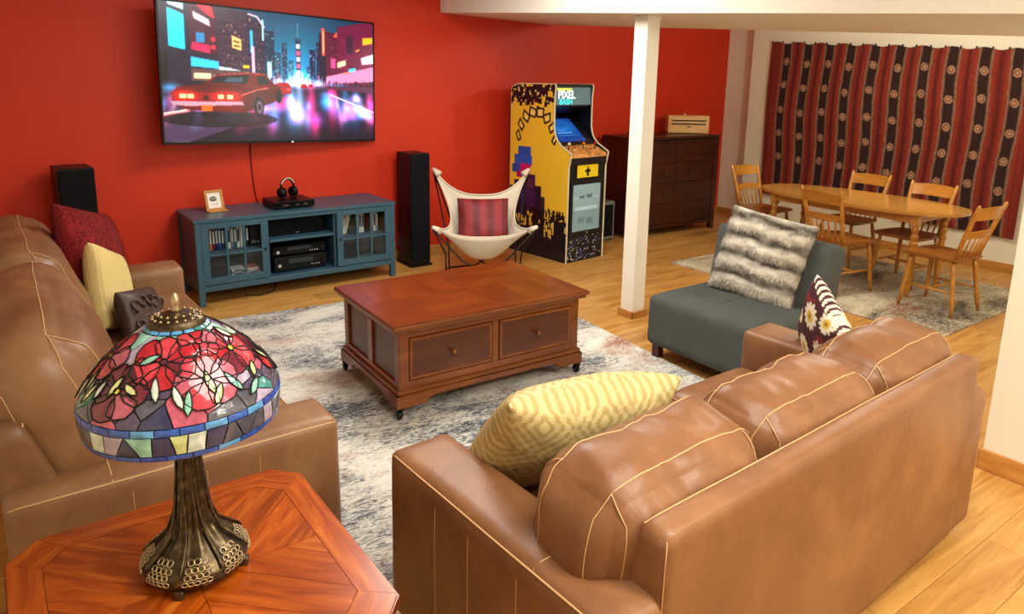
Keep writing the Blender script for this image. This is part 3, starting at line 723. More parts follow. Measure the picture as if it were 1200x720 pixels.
# top : framed veneer
bm = bmesh.new()
for lo, hi, zt, zb in ((-0.0, 0.0, ch, ch-.018),):
    pass
obj('top_slab', bx2((-cw, -cd, ch-.024), (cw, cd, ch-.004), .006, 2), m_cherry_l, cof)
obj('top_moulding', bx2((-cw+.014, -cd+.014, ch-.044), (cw-.014, cd-.014, ch-.024), .006, 2), m_cherry_l, cof)
fb = .085
for sy in (-1, 1): obj('top_border', prism([(-cw+.004, sy*(cd-.004)), (cw-.004, sy*(cd-.004)), (cw-fb, sy*(cd-fb)), (-cw+fb, sy*(cd-fb))], ch-.006, ch), m_cherry_top, cof)
for sx in (-1, 1):
    o = obj('top_border', prism([(-cd+.004, 0), (cd-.004, 0), (cd-fb, fb-.004), (-cd+fb, fb-.004)], ch-.006, ch), m_cherry_top, cof); o.location = (sx*(cw-.004), 0, 0); o.rotation_euler = (0, 0, sx*PI/2)
for i, rz in ((0, .0), (1, PI/2), (2, PI/2), (3, 0.)):
    ix, iy = i % 2, i//2
    w_, d_ = (2*cw-2*fb)/2, (2*cd-2*fb)/2
    s_ = (w_-.0015, d_-.0015) if rz == 0 else (d_-.0015, w_-.0015)
    o = obj('veneer_panel', bx((0, 0, 0), (s_[0], s_[1], .006)), m_cherry_top, cof, loc=((ix-.5)*w_, (iy-.5)*d_, ch-.0032), rot=(0, 0, rz))
# body
bw, bd = cw-.045, cd-.045
obj('body', bx2((-bw+.012, -bd+.012, .16), (bw-.012, bd-.012, ch-.04)), m_cherry_d, cof)
for sx in (-1, 1):
    for sy in (-1, 1): obj('corner_post', bx((sx*(bw-.028), sy*(bd-.028), .315), (.058, .058, .33), .004), m_cherry_l, cof)
def rail(n, lo, hi, mat=None): return obj(n, bx2(lo, hi, .003), mat or m_cherry_l, cof)
for sy in (-1, 1):
    ya, yb = sorted((sy*(bd-.02), sy*bd))
    rail('rail', (-bw+.05, ya, ch-.085), (bw-.05, yb, ch-.04)); rail('rail', (-bw+.05, ya, .155), (bw-.05, yb, .20)); rail('stile', (-.02, ya, .2), (.02, yb, ch-.085))
for sx in (-1, 1):
    xa, xb = sorted((sx*(bw-.02), sx*bd*0+sx*bw))
    rail('rail', (xa, -bd+.05, ch-.08), (xb, bd-.05, ch-.04), m_cherry); rail('rail', (xa, -bd+.05, .155), (xb, bd-.05, .19), m_cherry); rail('stile', (xa, -.03, .19), (xb, .03, ch-.08), m_cherry)
    for sy in (-1, 1):
        ya, yb = sorted((sy*.03, sy*(bd-.055)))
        obj('side_panel', bx2((sx*(bw-.016)-.003, ya, .19), (sx*(bw-.016)+.003, yb, ch-.08)), m_cherry_d, cof)
for sy in (-1, 1):
    for sx in (-1, 1):
        xa, xb = sorted((sx*.025, sx*(bw-.058))); yc = sy*(bd-.004)
        dr = bmesh.new()
        for lo, hi in (((xa, .205), (xb, .222)), ((xa, ch-.105), (xb, ch-.088)), ((xa, .222), (xa+.018, ch-.105)), ((xb-.018, .222), (xb, ch-.105))):
            add_box(dr, ((lo[0]+hi[0])/2, yc, (lo[1]+hi[1])/2), (hi[0]-lo[0], .022, hi[1]-lo[1]), .004)
        d = obj('drawer', dr, m_cherry_l, cof)
        obj('drawer_panel', bx2((xa+.016, yc-.007, .22), (xb-.016, yc+.007, ch-.103)), m_cherry_d, d)
        obj('knob', lathe([(.005, 0), (.006, .012), (.014, .018), (.016, .026), (.010, .032), (0, .034)], 14, center=((xa+xb)/2, 0, 0), axis='y'), m_cherry_l, d, True, loc=(0, yc+sy*.007, (.205+ch-.088)/2), rot=(0, 0, 0) if sy > 0 else (PI, 0, 0))
        # knob was built on +y; for the front it is turned over about x
obj('base_moulding', bx2((-bw-.015, -bd-.015, .135), (bw+.015, bd+.015, .160), .008, 2), m_cherry_l, cof)
def apron(L, mat, n):
    pts = [(-L, .135), (-L, z0), (-L+.16, z0), (-L+.19, z0+.03), (-L+.24, z0+.036), (L-.24, z0+.036), (L-.19, z0+.03), (L-.16, z0), (L, z0), (L, .135)]
    return pts
for sy in (-1, 1):
    pts = apron(bw+.022, None, 0); b = bmesh.new(); a1 = [b.verts.new((x, sy*(bd+.022), z)) for x, z in pts]; a2 = [b.verts.new((x, sy*(bd-.004), z)) for x, z in pts]
    b.faces.new(a1); b.faces.new(a2[::-1])
    for i in range(len(pts)): b.faces.new((a1[i], a1[(i+1) % len(pts)], a2[(i+1) % len(pts)], a2[i]))
    obj('base_apron', b, m_cherry_l, cof)
for sx in (-1, 1):
    pts = apron(bd+.020, None, 0); obj('base_apron', prism_x(pts, sx*(bw+.021), sx*(bw-.004)), m_cherry, cof)
    for sy in (-1, 1):
        c = Vector((sx*(bw+.002), sy*(bd+.002), 0))
        k_ = obj('caster', bx((c.x, c.y, .064), (.034, .034, .012)), m_black, cof)
        b = bmesh.new()
        for q in (-1, 1): add_box(b, (c.x+q*.013, c.y+.004, .042), (.003, .026, .040))
        add_box(b, (c.x, c.y+.004, .060), (.029, .026, .005)); obj('fork', b, m_black, k_); obj('wheel', lathe([(.006, -.009), (.024, -.008), (.025, 0), (.024, .008), (.006, .009)], 18, center=(c.x, c.y+.008, .025), axis='x'), m_black, k_, 'auto')
        obj('axle_cap', lathe([(.009, -.012), (.009, .012)], 12, center=(c.x, c.y+.008, .025), axis='x'), m_chrome, k_, 'auto')

# ================================================================== SOFAS
def sofa(name, lbl, loc, rz, L, D, armw, armh, backh, inset, ncush, seat_h, mat, seed, row, cush_t=.27, cush_top=.94, cush_bot=.5, cush_r=.14, cush_dy=0, lean=8, armr=.03):
    t = thing(name, lbl, 'sofa', loc, rz)
    fr = D/2; bk = -D/2
    obj('base', bx2((-L/2+armw*.6, bk+.03, .06), (L/2-armw*.6, fr-.03, .27), .015, 2), mat, t)
    for sx in (-1, 1):
        s = Soft(armw, D-.01, armh-.045, armr, (.004, .002, .006), .003, seed+sx)
        a = obj('arm', s.mesh(22), mat, t, True, loc=(sx*(L/2-armw/2), 0, (armh+.045)/2))
        e = 1-.012/armw
        for q, (px_, pz_) in enumerate(((sx, 1),)):
            obj('seam', s.seam([(sx*.985, -1, .97), (sx*.985, 1, .97)], .0028, 24), m_thread, a, True)
        for yy in (.42, .08, -.35):
            obj('seam', s.seam([(sx, yy, -1), (sx, yy, .97)], .0011, 10), m_thread, a, True)
        obj('seam', s.seam([(-1, -.45, 1), (1, -.45, 1)], .0018, 6), m_thread, a, True)
        for yy in (-1, 1): obj('foot', lathe([(.022, 0), (.028, .06)], 12, center=(sx*(L/2-.14), yy*(D/2-.09), 0)), m_black, t, 'auto')
    bt = .24
    s = Soft(L-2*inset, bt, backh-.05, .022, (0, .004, .004), .003, seed+5)
    f0 = s.fn
    def wedge(p, f0=f0, top=.075):
        q = f0(p); k_ = max(0, min(1, (q.z/(backh-.05)+.5)))      # 0 at the bottom, 1 at the top
        sc_ = 1-(1-top/bt)*max(0, (k_-.35)/.65); q.y = -bt/2+(q.y+bt/2)*sc_; return q
    s.fn = wedge
    b = obj('back_frame', s.mesh(26), mat, t, True, loc=(0, bk+bt/2, (backh+.05)/2))
    obj('seam', s.seam([(-.995, .97, 1), (.995, .97, 1)], .0024, 30), m_thread, b, True)
    obj('seam', s.seam([(-1, -.95, .97), (-1, -.95, -.9)], .0014, 10), m_thread, b, True)
    wi = L-2*armw
    cwid = wi/ncush
    dep = D-.19-.02
    for i in range(ncush):
        xc = -wi/2+cwid*(i+.5)
        s = Soft(cwid-.006, dep, .20, .05, (.004, .012, .03), .006, seed+10+i)
        c = obj('seat_cushion', s.mesh(18), mat, t, True, loc=(xc, fr-.01-dep/2, seat_h-.10))
        obj('piping', s.seam([(-.99, -.9, .9), (-.99, .99, .9), (.99, .99, .9), (.99, -.9, .9)], .003, 14), m_thread, c, True)
    cwid = row/ncush
    for i in range(ncush):
        xc = -row/2+cwid*(i+.5)
        s = Soft(cwid-.004, cush_t, cush_top-cush_bot, cush_r, (.014, .018, .015), .022, seed+20+i, 6)
        c = obj('back_cushion', s.mesh(34), mat, t, True, loc=(xc, bk+.085+cush_t*.5+cush_dy, (cush_top+cush_bot)/2), rot=(math.radians(lean), 0, math.radians([1.0, -.6, .8][i % 3])))
        obj('seam', s.seam([(-.86, -.60, 1), (.86, -.60, 1)], .002, 30), m_thread, c, True)
        obj('seam', s.seam([(-.86, .62, 1), (.86, .62, 1)], .002, 30), m_thread, c, True)
        for sx in (-1, 1):
            obj('seam', s.seam([(sx*.86, .62, 1), (sx*.86, 1, .60), (sx*.86, 1, -.8)], .0017, 14), m_thread, c, True)
            obj('seam', s.seam([(sx*.86, -.60, 1), (sx*.86, -1, .6), (sx*.86, -1, -.8)], .0017, 14), m_thread, c, True)
            obj('seam', s.seam([(sx*.86, .62, 1), (sx, .55, .62), (sx, .55, -.7)], .0015, 12), m_thread, c, True)
            obj('seam', s.seam([(sx*.86, -.60, 1), (sx, -.55, .62), (sx, -.55, -.7)], .0015, 12), m_thread, c, True)
    return t
sofa('leather_sofa', 'tan leather three seat sofa in front, seen from behind its back', (1.947, 1.435, 0), math.radians(2.5), 2.08, .968, .22, .615, .779, .16, 3, .45, m_leather, 1, row=1.92, cush_t=.31, cush_top=.845, cush_bot=.51, cush_r=.115, cush_dy=.012, lean=5)
sofa('leather_sofa', 'tan leather sofa along the left side behind the stained glass lamp', (.385, 3.557, 0), math.radians(-89.7), 2.67, .98, .23, .573, .76, .10, 2, .43, m_leather2, 2, row=2.40, cush_t=.34, cush_top=.985, cush_bot=.44, cush_r=.15, cush_dy=-.08, lean=22)

# ================================================================== END TABLE
et = thing('end_table', 'glossy mahogany end table with clipped corners under the stained glass lamp', 'table', (.268, 1.581, 0), math.radians(.6))
ew, ed, eh = .712/2, .759/2, .612
cx_, cy_ = .405*.712, .405*.759
def octo(k_): return [(cx_*k_, -ed*k_), (ew*k_, -cy_*k_), (ew*k_, cy_*k_), (cx_*k_, ed*k_), (-cx_*k_, ed*k_), (-ew*k_, cy_*k_), (-ew*k_, -cy_*k_), (-cx_*k_, -ed*k_)]
obj('top_slab', prism(octo(1), eh-.028, eh-.004), m_end_d, et)
obj('top_edge', prism(octo(.975), eh-.045, eh-.028), m_end_d, et)
O, I_ = octo(.992), octo(.80)
for i in range(8):
    j = (i+1) % 8
    a, b, c, d = [Vector((*q, 0)) for q in (O[i], O[j], I_[j], I_[i])]
    ctr = (a+b)/2; ang = math.atan2(b.y-a.y, b.x-a.x); R_ = Matrix.Rotation(-ang, 3, 'Z')
    pl = [(R_ @ (q-ctr)).xy for q in (a, b, c, d)]
    obj('border_board', prism([(q.x*.997, q.y) for q in pl], -.004, 0), m_end, et, loc=(ctr.x, ctr.y, eh), rot=(0, 0, ang))
# parquet field : boards laid on the diagonal, clipped to the inner octagon
def clip(poly, a, b):
    out = []; n = len(poly)
    for i in range(n):
        p, q = poly[i], poly[(i+1) % n]
        f = lambda r: (b[0]-a[0])*(r[1]-a[1])-(b[1]-a[1])*(r[0]-a[0])
        fp, fq = f(p), f(q)
        if fp >= 0: out.append(p)
        if (fp >= 0) != (fq >= 0):
            t_ = fp/(fp-fq); out.append((p[0]+(q[0]-p[0])*t_, p[1]+(q[1]-p[1])*t_))
    return out
I2 = octo(.796)
quad = {(-1, -1): PI/4, (1, -1): -PI/4, (1, 1): PI/4, (-1, 1): -PI/4}
for (qx, qy), ang in quad.items():
    for k_ in range(-4, 5):
        wb = .10; c, s_ = math.cos(ang), math.sin(ang)
        cc = (qx*.14, qy*.15)
        rect = [(-.6, k_*wb-wb/2+.0006), (.6, k_*wb-wb/2+.0006), (.6, k_*wb+wb/2-.0006), (-.6, k_*wb+wb/2-.0006)]
        poly = [(cc[0]+x*c-y*s_, cc[1]+x*s_+y*c) for x, y in rect]
        poly = clip(poly, (0, qy*.0007) if qy > 0 else (1, qy*.0007), (1, qy*.0007) if qy > 0 else (0, qy*.0007))
        if len(poly) > 2: poly = clip(poly, (qx*.0007, 1) if qx > 0 else (qx*.0007, 0), (qx*.0007, 0) if qx > 0 else (qx*.0007, 1))
        for i in range(8):
            if len(poly) > 2: poly = clip(poly, I2[i], I2[(i+1) % 8])
        if len(poly) < 3: continue
        ar = abs(sum(poly[i][0]*poly[(i+1) % len(poly)][1]-poly[(i+1) % len(poly)][0]*poly[i][1] for i in range(len(poly))))/2
        if ar < .0008: continue
        mx_, my_ = sum(p[0] for p in poly)/len(poly), sum(p[1] for p in poly)/len(poly)
        lp = [((x-mx_)*c+(y-my_)*s_, -(x-mx_)*s_+(y-my_)*c) for x, y in poly]
        obj('veneer_board', prism(lp, -.004, 0), m_end, et, loc=(mx_, my_, eh-.0005), rot=(0, 0, ang))
obj('apron', prism(octo(.9), eh-.12, eh-.045), m_end_d, et)
for sx in (-1, 1):
    for sy in (-1, 1): obj('leg', lathe([(.018, 0), (.022, .03), (.03, .2), (.034, eh-.12), (.034, eh-.06)], 14, center=(sx*ew*.68, sy*ed*.68, 0)), m_end_d, et, True)
obj('lower_shelf', prism(octo(.78), .14, .16), m_end_d, et)

# ================================================================== STAINED GLASS LAMP
LX, LY, LZ = .279, 1.63, .612
lp = thing('table_lamp', 'stained glass table lamp with red flowers and bronze base on the end table', 'lamp', (LX, LY, LZ))
prof = [(.092, .013), (.110, .018), (.115, .030), (.112, .046), (.100, .062), (.077, .080), (.056, .100), (.043, .12), (.038, .155), (.034, .19), (.030, .225), (.026, .27), (.024, .34), (.024, .40), (.018, .41)]
def rib(a, k_, z): 
    f = max(0, min(1, (z-.05)/.05))*(1-max(0, min(1, (z-.26)/.1)))
    return 1+.075*f*math.cos(a*8)+.035*f*math.cos(a*16+1)
bm = bmesh.new(); P2 = []
for i in range(len(prof)-1):
    for q in range(4): P2.append(tuple(prof[i][j]*(1-q/4)+prof[i+1][j]*q/4 for j in (0, 1)))
P2.append(prof[-1])
base = obj('base', lathe(P2, 96, mod=rib), m_bronze, lp, True)
def prof_r(z_):
    for (ra, za), (rb, zb) in zip(prof, prof[1:]):
        if za <= z_ <= zb: return ra+(rb-ra)*(z_-za)/(zb-za)
    return prof[-1][0]
for i in range(8):
    a = 2*PI*i/8+.2
    # raised stem on the trunk
    pts = []
    for z_, _ in ((.046, .109), (.059, .093), (.076, .068), (.10, .050), (.15, .0395), (.20, .033), (.26, .0275), (.33, .0245)):
        r_ = prof_r(z_)*1.03+.001; aa = a+.10*math.sin(z_*20); pts.append((r_*math.cos(aa), r_*math.sin(aa), z_+.003))
    obj('stem_relief', tube(pts, [.003, .0035, .004, .004, .0035, .003, .0025, .002], 6), m_bronze, base, True)
    # honeycomb ornament on the shoulder between the stems
    a += PI/8
    orn = bmesh.new()
    for rw, (r_, z_, n_) in enumerate(((0, .050, 4), (0, .061, 4), (0, .038, 5), (0, .072, 3))):
        for q in range(n_):
            r_ = prof_r(z_); aa = a+(q-(n_-1)/2+(.25 if rw % 2 else 0))*.0125/r_
            ring = []
            for j in range(6):
                b_a = j*PI/3; dr = .0062*math.cos(b_a); dt = .0066*math.sin(b_a)
                z2 = z_+dr*.8; r2 = prof_r(z2)*1.015+.0022; ring.append((r2*math.cos(aa+dt/r_), r2*math.sin(aa+dt/r_), z2))
            add_tube(orn, ring, .0016, 5, True)
    obj('honeycomb_relief', orn, m_brass, base, True)
for i in range(4):
    a = PI/4+i*PI/2+.25
    b = bx((.101, 0, .011), (.036, .02, .022), .005, None, 2); bmesh.ops.rotate(b, cent=(0, 0, 0), matrix=Matrix.Rotation(a, 3, 'Z'), verts=b.verts)
    obj('foot', b, m_bronze, base, True)
# shade profile (r,z relative to the lamp foot)
SP = [(.050, .606), (.064, .599), (.084, .586), (.107, .569), (.130, .549), (.152, .527), (.172, .504), (.188, .481), (.200, .461), (.206, .446), (.206, .434), (.204, .412), (.201, .392), (.199, .382)]
cum = [0]
for a, b in zip(SP, SP[1:]): cum.append(cum[-1]+math.hypot(b[0]-a[0], b[1]-a[1]))
def shade_at(s_, off=0):
    s_ = max(0, min(cum[-1]-1e-6, s_))
    for i in range(len(SP)-1):
        if s_ <= cum[i+1]:
            t_ = (s_-cum[i])/(cum[i+1]-cum[i]); r_ = SP[i][0]*(1-t_)+SP[i+1][0]*t_; z_ = SP[i][1]*(1-t_)+SP[i+1][1]*t_
            dr, dz = SP[i+1][0]-SP[i][0], SP[i+1][1]-SP[i][1]; L_ = math.hypot(dr, dz)
            return r_-dz/L_*off, z_+dr/L_*off
shell = [shade_at(cum[-1]*i/40) for i in range(41)]
shell_i = [(r_-.003, z_-.0015) for r_, z_ in shell][::-1]
bm = bmesh.new(); rings = []
for r_, z_ in shell+shell_i: rings.append([bm.verts.new((r_*math.cos(2*PI*i/72), r_*math.sin(2*PI*i/72), z_)) for i in range(72)])
for a, b in zip(rings, rings[1:]+rings[:1]):
    for i in range(72): bm.faces.new((a[i], a[(i+1) % 72], b[(i+1) % 72], b[i]))
shade = obj('shade', bm, plain('lead_came', '#14110e', .5, .5), lp, True)
def glassm(name, c, v=.25):
    m, nt, b = newmat('glass_'+name); vv = coords(nt)
    n = noise_n(nt, vv, 28, 4, .6, 1.2); l = lin(c)
    r = nt.nodes.new('ShaderNodeValToRGB'); e = r.color_ramp.elements; e[0].position = .25; e[1].position = .75
    e[0].color = (*[x*(1-v*1.6) for x in l], 1); e[1].color = (*[min(1, x*(1+v*1.6)+.01) for x in l], 1)
    nt.links.new(n, r.inputs[0]); nt.links.new(r.outputs[0], b.inputs['Base Color']); b.inputs['Roughness'].default_value = .12
    b.inputs['Specular IOR Level'].default_value = .6; b.inputs['Coat Weight'].default_value = .4
    bump(nt, b, n, .12, .004)
    return m
G = {k_: glassm(k_, c) for k_, c in dict(red='#b3192f', crimson='#c93a4b', pink='#d0667a', rose='#b2536b', maroon='#4d1428', wine='#6d1c33', orange='#c8552c', yellow='#e3cf3e', cream='#d8dba0', leaf='#c6d092', pale='#c9d6cf', mint='#86bfae', teal='#3f8c88', purple='#4b3f5c', lilac='#8f7fa6', slate='#4a4a58', lavender='#a89bb5', navy='#2a2f55', blue='#2350a8', sky='#4f93c9', deep='#1e3d9c', green='#186a63').items()}
cutp = 9                                     # profile index of the upper blue band
sA, sB, sC, sD, sE = .020, cum[9]-.006, cum[9]+.009, cum[-1]-.012, cum[-1]-.0005
TC = math.atan2(-LY, -LX)                    # side turned to the room's end
def piece(poly, mat, shrink=.0016, off=.0012):
    """poly: list of (theta, s) -> one bevelled glass piece"""
    n = len(poly); ct = sum(p[0] for p in poly)/n; cs = sum(p[1] for p in poly)/n
    bm = bmesh.new()
    sub = []
    for i in range(n):
        p, q = poly[i], poly[(i+1) % n]; r_, _ = shade_at((p[1]+q[1])/2)
        L_ = math.hypot((q[0]-p[0])*r_, q[1]-p[1]); m = max(1, int(L_/.012))
        for j in range(m): sub.append((p[0]+(q[0]-p[0])*j/m, p[1]+(q[1]-p[1])*j/m))
    def P(t_, s_, o):
        r_, z_ = shade_at(s_, o); return (r_*math.cos(t_), r_*math.sin(t_), z_)
    def sh(t_, s_, d):
        r_, _ = shade_at(s_); dx, dy = (ct-t_)*r_, cs-s_; L_ = math.hypot(dx, dy)+1e-9; k_ = min(.6, d/L_)
        return t_+(ct-t_)*k_, s_+(cs-s_)*k_
    e0 = [bm.verts.new(P(*sh(t_, s_, shrink), 0)) for t_, s_ in sub]; e1 = [bm.verts.new(P(*sh(t_, s_, shrink+.0006), off)) for t_, s_ in sub]
    mid = [bm.verts.new(P(t_+(ct-t_)*.5, s_+(cs-s_)*.5, off+.0004)) for t_, s_ in sub]
    c = bm.verts.new(P(ct, cs, off+.0006)); k_ = len(sub)
    for i in range(k_):
        j = (i+1) % k_
        bm.faces.new((e0[i], e0[j], e1[j], e1[i])); bm.faces.new((e1[i], e1[j], mid[j], mid[i])); bm.faces.new((mid[i], mid[j], c))
    return obj('glass_piece', bm, mat, shade)
rl = random.Random(11)
for i in range(16):
    piece([(2*PI*i/16, .003), (2*PI*(i+1)/16, .003), (2*PI*(i+1)/16, sA), (2*PI*i/16, sA)], G[rl.choice(['sky', 'sky', 'sky', 'teal'])])
for (a, b, n_, pal) in ((sB, sC, 28, ['blue', 'deep', 'blue', 'sky', 'deep']), (sD, sE, 26, ['deep', 'blue', 'deep', 'blue', 'green', 'sky'])):
    for i in range(n_): piece([(2*PI*i/n_, a), (2*PI*(i+1)/n_, a), (2*PI*(i+1)/n_, b), (2*PI*i/n_, b)], G[rl.choice(pal)], .0008)
def voronoi_band(s0, s1, seeds, rm):
    """seeds: (theta, s, colour). theta is scaled by the mean radius; periodic in theta"""
    out = []; per = 2*PI*rm
    pts = [(t_*rm, s_, c) for t_, s_, c in seeds]
    ext = [(x+o*per, y) for x, y, c in pts for o in (-1, 0, 1)]
    for x, y, c in pts:
        poly = [(x-.12, s0), (x+.12, s0), (x+.12, s1), (x-.12, s1)]
        for x2, y2 in ext:
            d = math.hypot(x2-x, y2-y)
            if d < 1e-6 or d > .24: continue
            mx_, my_ = (x+x2)/2, (y+y2)/2; dx, dy = x2-x, y2-y
            poly = clip(poly, (mx_+dy, my_-dx), (mx_-dy, my_+dx)) if True else poly
            if len(poly) < 3: break
        if len(poly) >= 3: out.append(([(px_/rm, py_) for px_, py_ in poly], c))
    return out
rm = .148; seeds = []
flowers = [(-14, .085, .052, ['red', 'crimson', 'red', 'wine'], 'maroon'), (-44, .150, .050, ['wine', 'maroon', 'wine', 'rose'], 'yellow'), (17, .135, .052, ['rose', 'crimson', 'red', 'pink'], 'yellow'),
           (52, .090, .048, ['red', 'crimson', 'wine'], 'yellow'), (24, .048, .032, ['crimson', 'red', 'pink'], 'red'), (-82, .095, .048, ['crimson', 'rose', 'red'], 'yellow'), (90, .145, .048, ['wine', 'red', 'maroon'], 'yellow'),
           (130, .090, .050, ['red', 'crimson', 'rose'], 'maroon'), (172, .140, .050, ['wine', 'maroon', 'red'], 'yellow'), (214, .088, .050, ['red', 'pink', 'crimson'], 'yellow'), (250, .145, .048, ['crimson', 'rose', 'wine'], 'yellow')]
tries = 0
while tries < 6000 and len(seeds) < 92:
    tries += 1; t_ = rl.random()*2*PI; s_ = sA+.008+rl.random()**.6*(sB-sA-.014)
    if all(math.hypot((((t_-q[0]+PI) % (2*PI))-PI)*rm, s_-q[1]) > .0185 for q in seeds):
        pal = ['lilac', 'purple', 'lavender', 'mint', 'pale', 'slate'] if s_ < .10 else ['purple', 'slate', 'slate', 'purple', 'lavender', 'teal', 'navy', 'rose', 'slate']
        seeds.append((t_, s_, rl.choice(pal)))
for poly, c in voronoi_band(sA, sB, seeds, rm): piece(poly, G[c])
lead = bmesh.new()
def outline(poly, off, r_=.0016):
    pts = []
    n = len(poly)
    for i in range(n):
        p, q = poly[i], poly[(i+1) % n]
        for j in range(3):
            t_, s_ = p[0]+(q[0]-p[0])*j/3, p[1]+(q[1]-p[1])*j/3; rr, zz_ = shade_at(max(sA*.6, min(sB, s_)), off); pts.append((rr*math.cos(t_), rr*math.sin(t_), zz_))
    add_tube(lead, pts, r_, 5, True)
def shape(t0, s0, pts, ang, mat, lift):
    c, s_ = math.cos(ang), math.sin(ang); rl_ = shade_at(s0)[0]
    poly = [(t0+(x*c-y*s_)/rl_, max(sA+.001, min(sB-.001, s0+x*s_+y*c))) for x, y in pts]
    piece(poly, mat, .0006, .0018+lift); outline(poly, .0022+lift)
def leaves(): 
  for k_ in range(34):                         # pale leaves on slanted stems
      t0 = 2*PI*k_/34+rl.uniform(-.08, .08); s0 = rl.choice([rl.uniform(.13, .19), rl.uniform(.14, .19), rl.uniform(.04, .10)]); L_ = rl.uniform(.020, .030)
      shape(t0, s0, [(-L_, 0), (-L_*.5, .0065), (0, .009), (L_*.55, .0065), (L_, 0), (L_*.5, -.006), (0, -.0065), (-L_*.5, -.0045)], rl.uniform(.5, 2.6), G[rl.choice(['leaf', 'cream', 'leaf', 'mint', 'pale'])], .0032)
for k_, (ph, s0, rr, pal, cc) in enumerate(flowers):
    t0 = TC+math.radians(ph); a0 = rl.random()*6; nP = 6 if rr > .035 else 5; rr *= 1.28
    for q in range(nP):
        r2 = rr*rl.uniform(.88, 1.1); w_ = rr*.52
        shape(t0, s0, [(r2*.10, -.002), (r2*.35, -w_*.62), (r2*.68, -w_*.95), (r2*.92, -w_*.55), (r2*1.02, 0), (r2*.90, w_*.6), (r2*.66, w_*.9), (r2*.35, w_*.6), (r2*.10, .002)], a0+2*PI*q/nP, G[pal[q % len(pal)]], .0010+.0003*(k_ % 3)+.0001*q)
    shape(t0, s0, [(.0075*math.cos(2*PI*q/8), .0075*math.sin(2*PI*q/8)) for q in range(8)], 0, G[cc], .0030)
leaves()
seeds = []; n_ = 38
for i in range(n_): seeds.append((2*PI*(i+rl.uniform(-.25, .25))/n_ % (2*PI), rl.uniform(sC+.008, sD-.008), rl.choice(['slate', 'lilac', 'pale', 'leaf', 'lavender', 'purple', 'mint', 'slate', 'navy', 'lavender'])))
for poly, c in voronoi_band(sC, sD, seeds, .204): piece(poly, G[c])
ld = obj('lead_lines', lead, bpy.data.materials['lead_came'], shade, True); ld['kind'] = 'stuff'
cap = obj('cap', lathe([(.058, .598), (.060, .606), (.052, .616), (.036, .624), (.018, .628), (.010, .630)], 40), m_bronze, lp, True)
dots = bmesh.new()
for ring_r, ring_z, n_ in ((.048, .6195, 18), (.036, .6255, 14)):
    for i in range(n_):
        g = bmesh.ops.create_icosphere(dots, subdivisions=1, radius=.0036); bmesh.ops.translate(dots, vec=(ring_r*math.cos(2*PI*i/n_), ring_r*math.sin(2*PI*i/n_), ring_z), verts=g['verts'])
obj('cap_beads', dots, m_brass, cap, True)
obj('finial', lathe([(.007, .628), (.010, .634), (.006, .640), (.010, .648), (.009, .658), (.005, .668), (.0, .672)], 16), m_brass, lp, True)
obj('pole', lathe([(.006, .40), (.006, .628)], 10), m_bronze, lp, True)

# ================================================================== CANVAS BUTTERFLY CHAIR
bc = thing('butterfly_chair', 'white canvas butterfly chair with black iron frame beside the arcade cabinet', 'chair', (3.42, 5.17, 0), math.radians(-30))
# sling: corner tips, local x right, y back
def sling(u, v):
    # v -1 front .. 1 back ; u -1..1
    q = 1-abs(u)**2.6; p = 1-v*v
    x = u*.44*(1-.36*p)
    y = -.30+.64*(v+1)/2-v*q*.13+(.03*p)
    ztip = .52+.41*(v+1)/2
    z = ztip-q*(.22 if v > 0 else .22-.10*v*-1)-p*(.20+.10*q)-.03*q*p
    return Vector((x, y, max(.14, z)))
n = 28; V, Fc = [], []
for i in range(n+1):
    for j in range(n+1): V.append(sling(2*i/n-1, 2*j/n-1))
for i in range(n):
    for j in range(n):
        a = i*(n+1)+j; Fc.append((a, a+n+1, a+n+2, a+1))
sl = obj('sling', (V, Fc), m_canvas, bc, True); md = sl.modifiers.new('solid', 'SOLIDIFY'); md.thickness = .008
rimp = [V[i*(n+1)] for i in range(n+1)]+[V[n*(n+1)+j] for j in range(1, n+1)]+[V[i*(n+1)+n] for i in range(n-1, -1, -1)]+[V[j] for j in range(n-1, 0, -1)]
obj('hem', tube(rimp, .008, 6, True), m_canvas, sl, True)
fl = {(-1, 1): (-.30, .30), (1, 1): (.30, .30), (-1, -1): (-.33, -.30), (1, -1): (.33, -.30)}
for (sx, sy) in fl:
    tip = sling(sx, sy); fx, fy = fl[(-sx, sy)]; gx, gy = fl[(sx, sy)]
    obj('frame_rod', tube([tip+Vector((0, 0, -.012)), (gx*.62, gy*.75, .22), (-sx*.05, gy*.75, .05), (-sx*.30, gy, .012)], .007, 8), m_iron, bc, True)
    obj('frame_rod', tube([tip+Vector((0, 0, -.012)), (gx, gy*.5, .25), (gx, -sy*.02, .05), (gx*.95, -sy*.28, .012)], .007, 8), m_iron, bc, True)
    obj('pocket', tube([tip+Vector((-sx*.055, -sy*.05, -.045)), tip], [.034, .016], 10), m_canvas, sl, True)
def stripes(u, v, s_):
    k_ = math.floor((u+1)*3.5)
    c = (.27, .015, .024) if k_ % 2 else (.14, .006, .009)
    return c
V, Fc, Cc = pillow(.46, .43, .14, 30, .010, 3, .05, colfn=stripes)
o = obj('throw_pillow', (V, Fc), vcol('red_satin', .6, bmp=.1, bscale=60), smooth=True); set_cols(o.data, Cc)
o.location = (3.44, 5.20, .50); o.rotation_euler = (math.radians(-24), 0, math.radians(-30))
tag(o, 'red satin striped pillow sitting in the white canvas chair', 'pillow')

